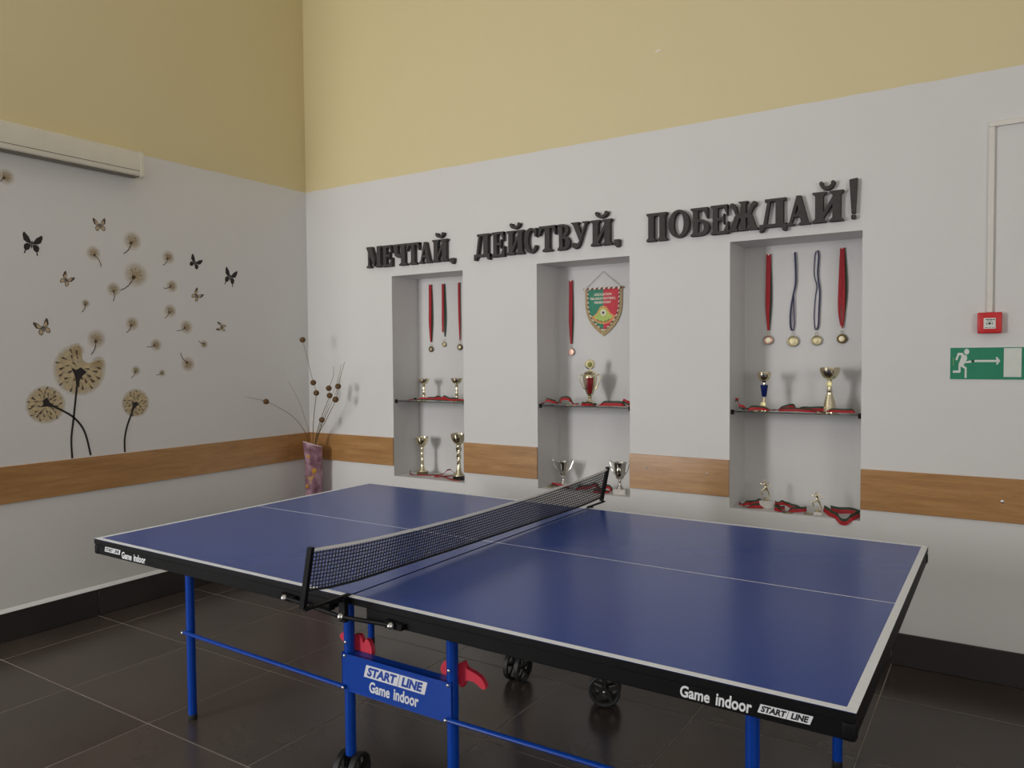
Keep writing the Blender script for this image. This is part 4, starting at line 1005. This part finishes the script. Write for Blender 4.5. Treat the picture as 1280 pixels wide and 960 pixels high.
def dandelion(label, y, z, r, stem_pts, notch, aim):
    """aim: where the stem leaves the head"""
    o = thing('dandelion_sticker', label, 'wall sticker', (0, y, z), 0, 'dandelion stickers on the left wall')
    pts = []
    n = 64
    for k in range(n):
        a = 2*PI*k/n; rr = 1+.025*math.sin(9*a)+.015*math.sin(17*a+1)
        if notch:
            dlt = (a-notch[0]+PI) % (2*PI)-PI
            if abs(dlt) < notch[1]: rr = .36+.62*(abs(dlt)/notch[1])**5
        pts.append((rr*math.cos(a), rr*math.sin(a)))
    f = MB(); f.face([f._v((0, a, b)) for a, b in pts]); f = f.build('seed_head', 'fluff', o, (XS*.7, 0, 0)); f.scale = (1, r, r)
    t = MB(); rnd = random.Random(int(r*1000))
    for k in range(34):
        a = k*2.39996+rnd.uniform(-.12, .12); q_ = math.sqrt((k+3)/37)*.84+rnd.uniform(-.04, .04)
        if notch and abs((a-notch[0]+PI) % (2*PI)-PI) < notch[1]*.95 and q_ > .3: continue
        c = Vector((math.cos(a), math.sin(a)))*q_*r; e = Vector((math.cos(a+rnd.uniform(-.5, .6)), math.sin(a+rnd.uniform(-.5, .6)))); n2 = Vector((-e.y, e.x))
        l_ = r*rnd.uniform(.055, .085); w_ = r*rnd.uniform(.03, .048)
        t.prism([tuple(c-e*l_-n2*w_*.4), tuple(c+e*l_-n2*w_), tuple(c+e*l_*1.4), tuple(c+e*l_+n2*w_), tuple(c-e*l_+n2*w_*.4)], XS, XS*2, 'yz')
        t.prism([tuple(c-e*l_*2.6-n2*.0006), tuple(c-n2*.0006), tuple(c+n2*.0006), tuple(c-e*l_*2.6+n2*.0006)], XS, XS*1.8, 'yz')
    t.build('seeds', 'sticker_brown', o)['kind'] = 'stuff'
    if notch:
        for da, q_, rr in ((-.64, .74, .30), (.70, .72, .28)):
            a = notch[0]+da; f = MB(); f.face([f._v((0, u, v)) for u, v in circle(0, 0, 1, n=20)])
            f = f.build('seed_tuft', 'fluff_s', o, (XS*.9, math.cos(a)*q_*r, math.sin(a)*q_*r)); f.scale = (1, r*rr, r*rr)
    P = smooth_path([(0, a, b) for a, b in stem_pts], 8); t = MB()
    for a, b in zip(P[:-1], P[1:]):
        d = (b-a).normalized(); nn = Vector((0, -d.z, d.y))*.0055
        t.prism([((a-nn).y, (a-nn).z), ((b-nn).y, (b-nn).z), ((b+nn).y, (b+nn).z), ((a+nn).y, (a+nn).z)], XS, XS*2, 'yz')
    t.build('stem', 'sticker_black', o)
    h0, h1 = Vector(P[0][1:]), Vector(P[3][1:]); d = (h1-h0).normalized(); nn = Vector((-d.y, d.x))
    A = h0-d*r*.12
    MB().prism([tuple(A-nn*r*.28-d*r*.02), tuple(A-nn*r*.10+d*r*.06), tuple(A+nn*r*.06-d*r*.06), tuple(A+nn*r*.30+d*r*.08), tuple(h0+d*r*.18+nn*r*.12), tuple(h0+d*r*.48+nn*.005), tuple(h0+d*r*.48-nn*.005), tuple(h0+d*r*.15-nn*r*.12)], XS, XS*2.4, 'yz').build('receptacle', 'sticker_black', o)
def rel(y, z, P): return [(a-y, b-z) for a, b in P]
dandelion('big dandelion sticker with a notch blown out of its top', -1.668, 1.403, .150, rel(-1.668, 1.403, [(-1.675, 1.39), (-1.69, 1.28), (-1.709, 1.133), (-1.724, 1.02), (-1.722, .912)]), (.96, .56), None)
dandelion('dandelion sticker with arched stem, lowest and leftmost', -1.853, 1.217, .106, rel(-1.853, 1.217, [(-1.855, 1.226), (-1.767, 1.180), (-1.700, 1.130), (-1.650, 1.052), (-1.620, .918)]), None, None)
dandelion('smallest dandelion sticker standing apart on the right', -1.347, 1.199, .088, rel(-1.347, 1.199, [(-1.352, 1.195), (-1.378, 1.13), (-1.405, 1.06), (-1.420, .99), (-1.421, .914)]), None, None)

# ------------------------------------------------------------------ vase with dried stems in the corner
VX, VY = .166, -.122
va = thing('floor_vase', 'tall mauve ceramic floor vase with ochre rosettes in the corner', 'vase', (VX, VY, 0))
ri = Vector((.84, .54, 0)); rg = []
for z_, r_ in ((0, .075), (.01, .078), (.15, .072), (.30, .064), (.42, .058), (.52, .060), (.60, .064), (.67, .061), (.74, .063), (.80, .066), (.835, .067), (.838, .063), (.78, .058), (.5, .05)):
    ring = []
    for k in range(30):
        a = 2*PI*k/30; d = Vector((math.cos(a), math.sin(a), 0)); u = d.dot(ri)
        rr = r_*(1+.05*math.sin(3*a+z_*9)+.03*math.sin(5*a-z_*14)); k_ = max(0, (z_-.55)/.3)
        ring.append(d*rr+Vector((0, 0, z_-u*.024*k_+d.dot(Vector((.74, -.67, 0)))*.012*k_)))
    rg.append(ring)
MB().rings(rg).build('body', 'vase', va, angle=60)
MB().tube([Vector((math.cos(a), math.sin(a), 0))*.0655*(1+.05*math.sin(3*a+.837*9)+.03*math.sin(5*a-.837*14))+Vector((0, 0, .838-Vector((math.cos(a), math.sin(a), 0)).dot(ri)*.023+Vector((math.cos(a), math.sin(a), 0)).dot(Vector((.74, -.67, 0)))*.0115)) for a in [2*PI*k/30 for k in range(30)]], .0032, 6, closed=True).build('rim', 'rim', va)
for ang, z_, s in ((-38, .655, .016), (-75, .760, .012), (-88, .545, .012), (-20, .47, .013)):
    a = math.radians(ang); c = Vector((math.cos(a)*.063, math.sin(a)*.063, z_)); t = MB()
    for k in range(6):
        b = 2*PI*k/6; t.ball(c+Vector((-math.sin(a), math.cos(a), 0))*s*.8*math.cos(b)+Vector((0, 0, s*.8*math.sin(b))), s*.55, 8, (.7, .7, 1))
    t.ball(c+Vector((math.cos(a), math.sin(a), 0))*.003, s*.5, 8); t.build('rosette', 'ochre', va)
def dry_stem(label, pts, pods, r0=.0028):
    o = thing('dried_stem', label, 'dried stem', (VX, VY, .50), 0, 'dried stems in the vase')
    pts = [Vector(p)+Vector((-.086, .078, 0))*min(1, max(0, (1.12-p[2])/.26)) for p in pts]
    P = smooth_path([Vector(p)-Vector((VX, VY, .50)) for p in [Vector((VX, VY, .52))]+pts], 6); n = len(P)
    MB().tube(P, [r0*(1-.55*i/(n-1)) for i in range(n)], 6).build('stalk', 'twig', o)
    for p in pods:
        MB().ball(Vector(p[:3])-Vector((VX, VY, .50)), p[3] if len(p) > 3 else .0205, 14, (1, 1, .96)).build('pod', 'pod', o)
dry_stem('tallest dried stem with three round pods leaning left', [(.268, -.215, .86), (.291, -.225, 1.05), (.306, -.213, 1.215), (.306, -.239, 1.288), (.285, -.262, 1.43), (.262, -.289, 1.585)], [(.306, -.213, 1.215), (.306, -.239, 1.288), (.262, -.289, 1.585)])
dry_stem('dried stem arching far left along the wall with one pod', [(.225, -.22, .86), (.19, -.30, 1.03), (.12, -.39, 1.12), (.075, -.455, 1.162), (.055, -.53, 1.185), (.045, -.60, 1.20)], [(.075, -.455, 1.162, .0205)], .0022)
dry_stem('dried stem with two pods, one above the other, right of centre', [(.275, -.20, .86), (.335, -.19, 1.05), (.405, -.183, 1.198), (.412, -.196, 1.249), (.44, -.18, 1.33), (.455, -.19, 1.40)], [(.405, -.183, 1.198), (.412, -.196, 1.249)])
dry_stem('dried stem with pod tipped furthest to the right', [(.280, -.19, .86), (.36, -.18, 1.05), (.43, -.175, 1.17), (.476, -.171, 1.262)], [(.476, -.171, 1.262)])
dry_stem('dried stem with a large split pod to the right', [(.285, -.195, .86), (.38, -.19, 1.03), (.468, -.189, 1.170), (.52, -.19, 1.33), (.565, -.192, 1.432)], [(.468, -.189, 1.172, .022)])
dry_stem('short dried stem with one low pod over the vase mouth', [(.290, -.20, .86), (.325, -.20, .95), (.344, -.20, 1.024)], [(.312, -.171, 1.024)])
dry_stem('bare thin twig rising behind the pods on the right', [(.270, -.19, .86), (.36, -.17, 1.10), (.46, -.16, 1.30), (.505, -.165, 1.416)], [], .0020)
dry_stem('bare thin twig bending left in front of the corner', [(.240, -.21, .86), (.20, -.25, 1.10), (.16, -.28, 1.22), (.11, -.29, 1.30)], [], .0016)
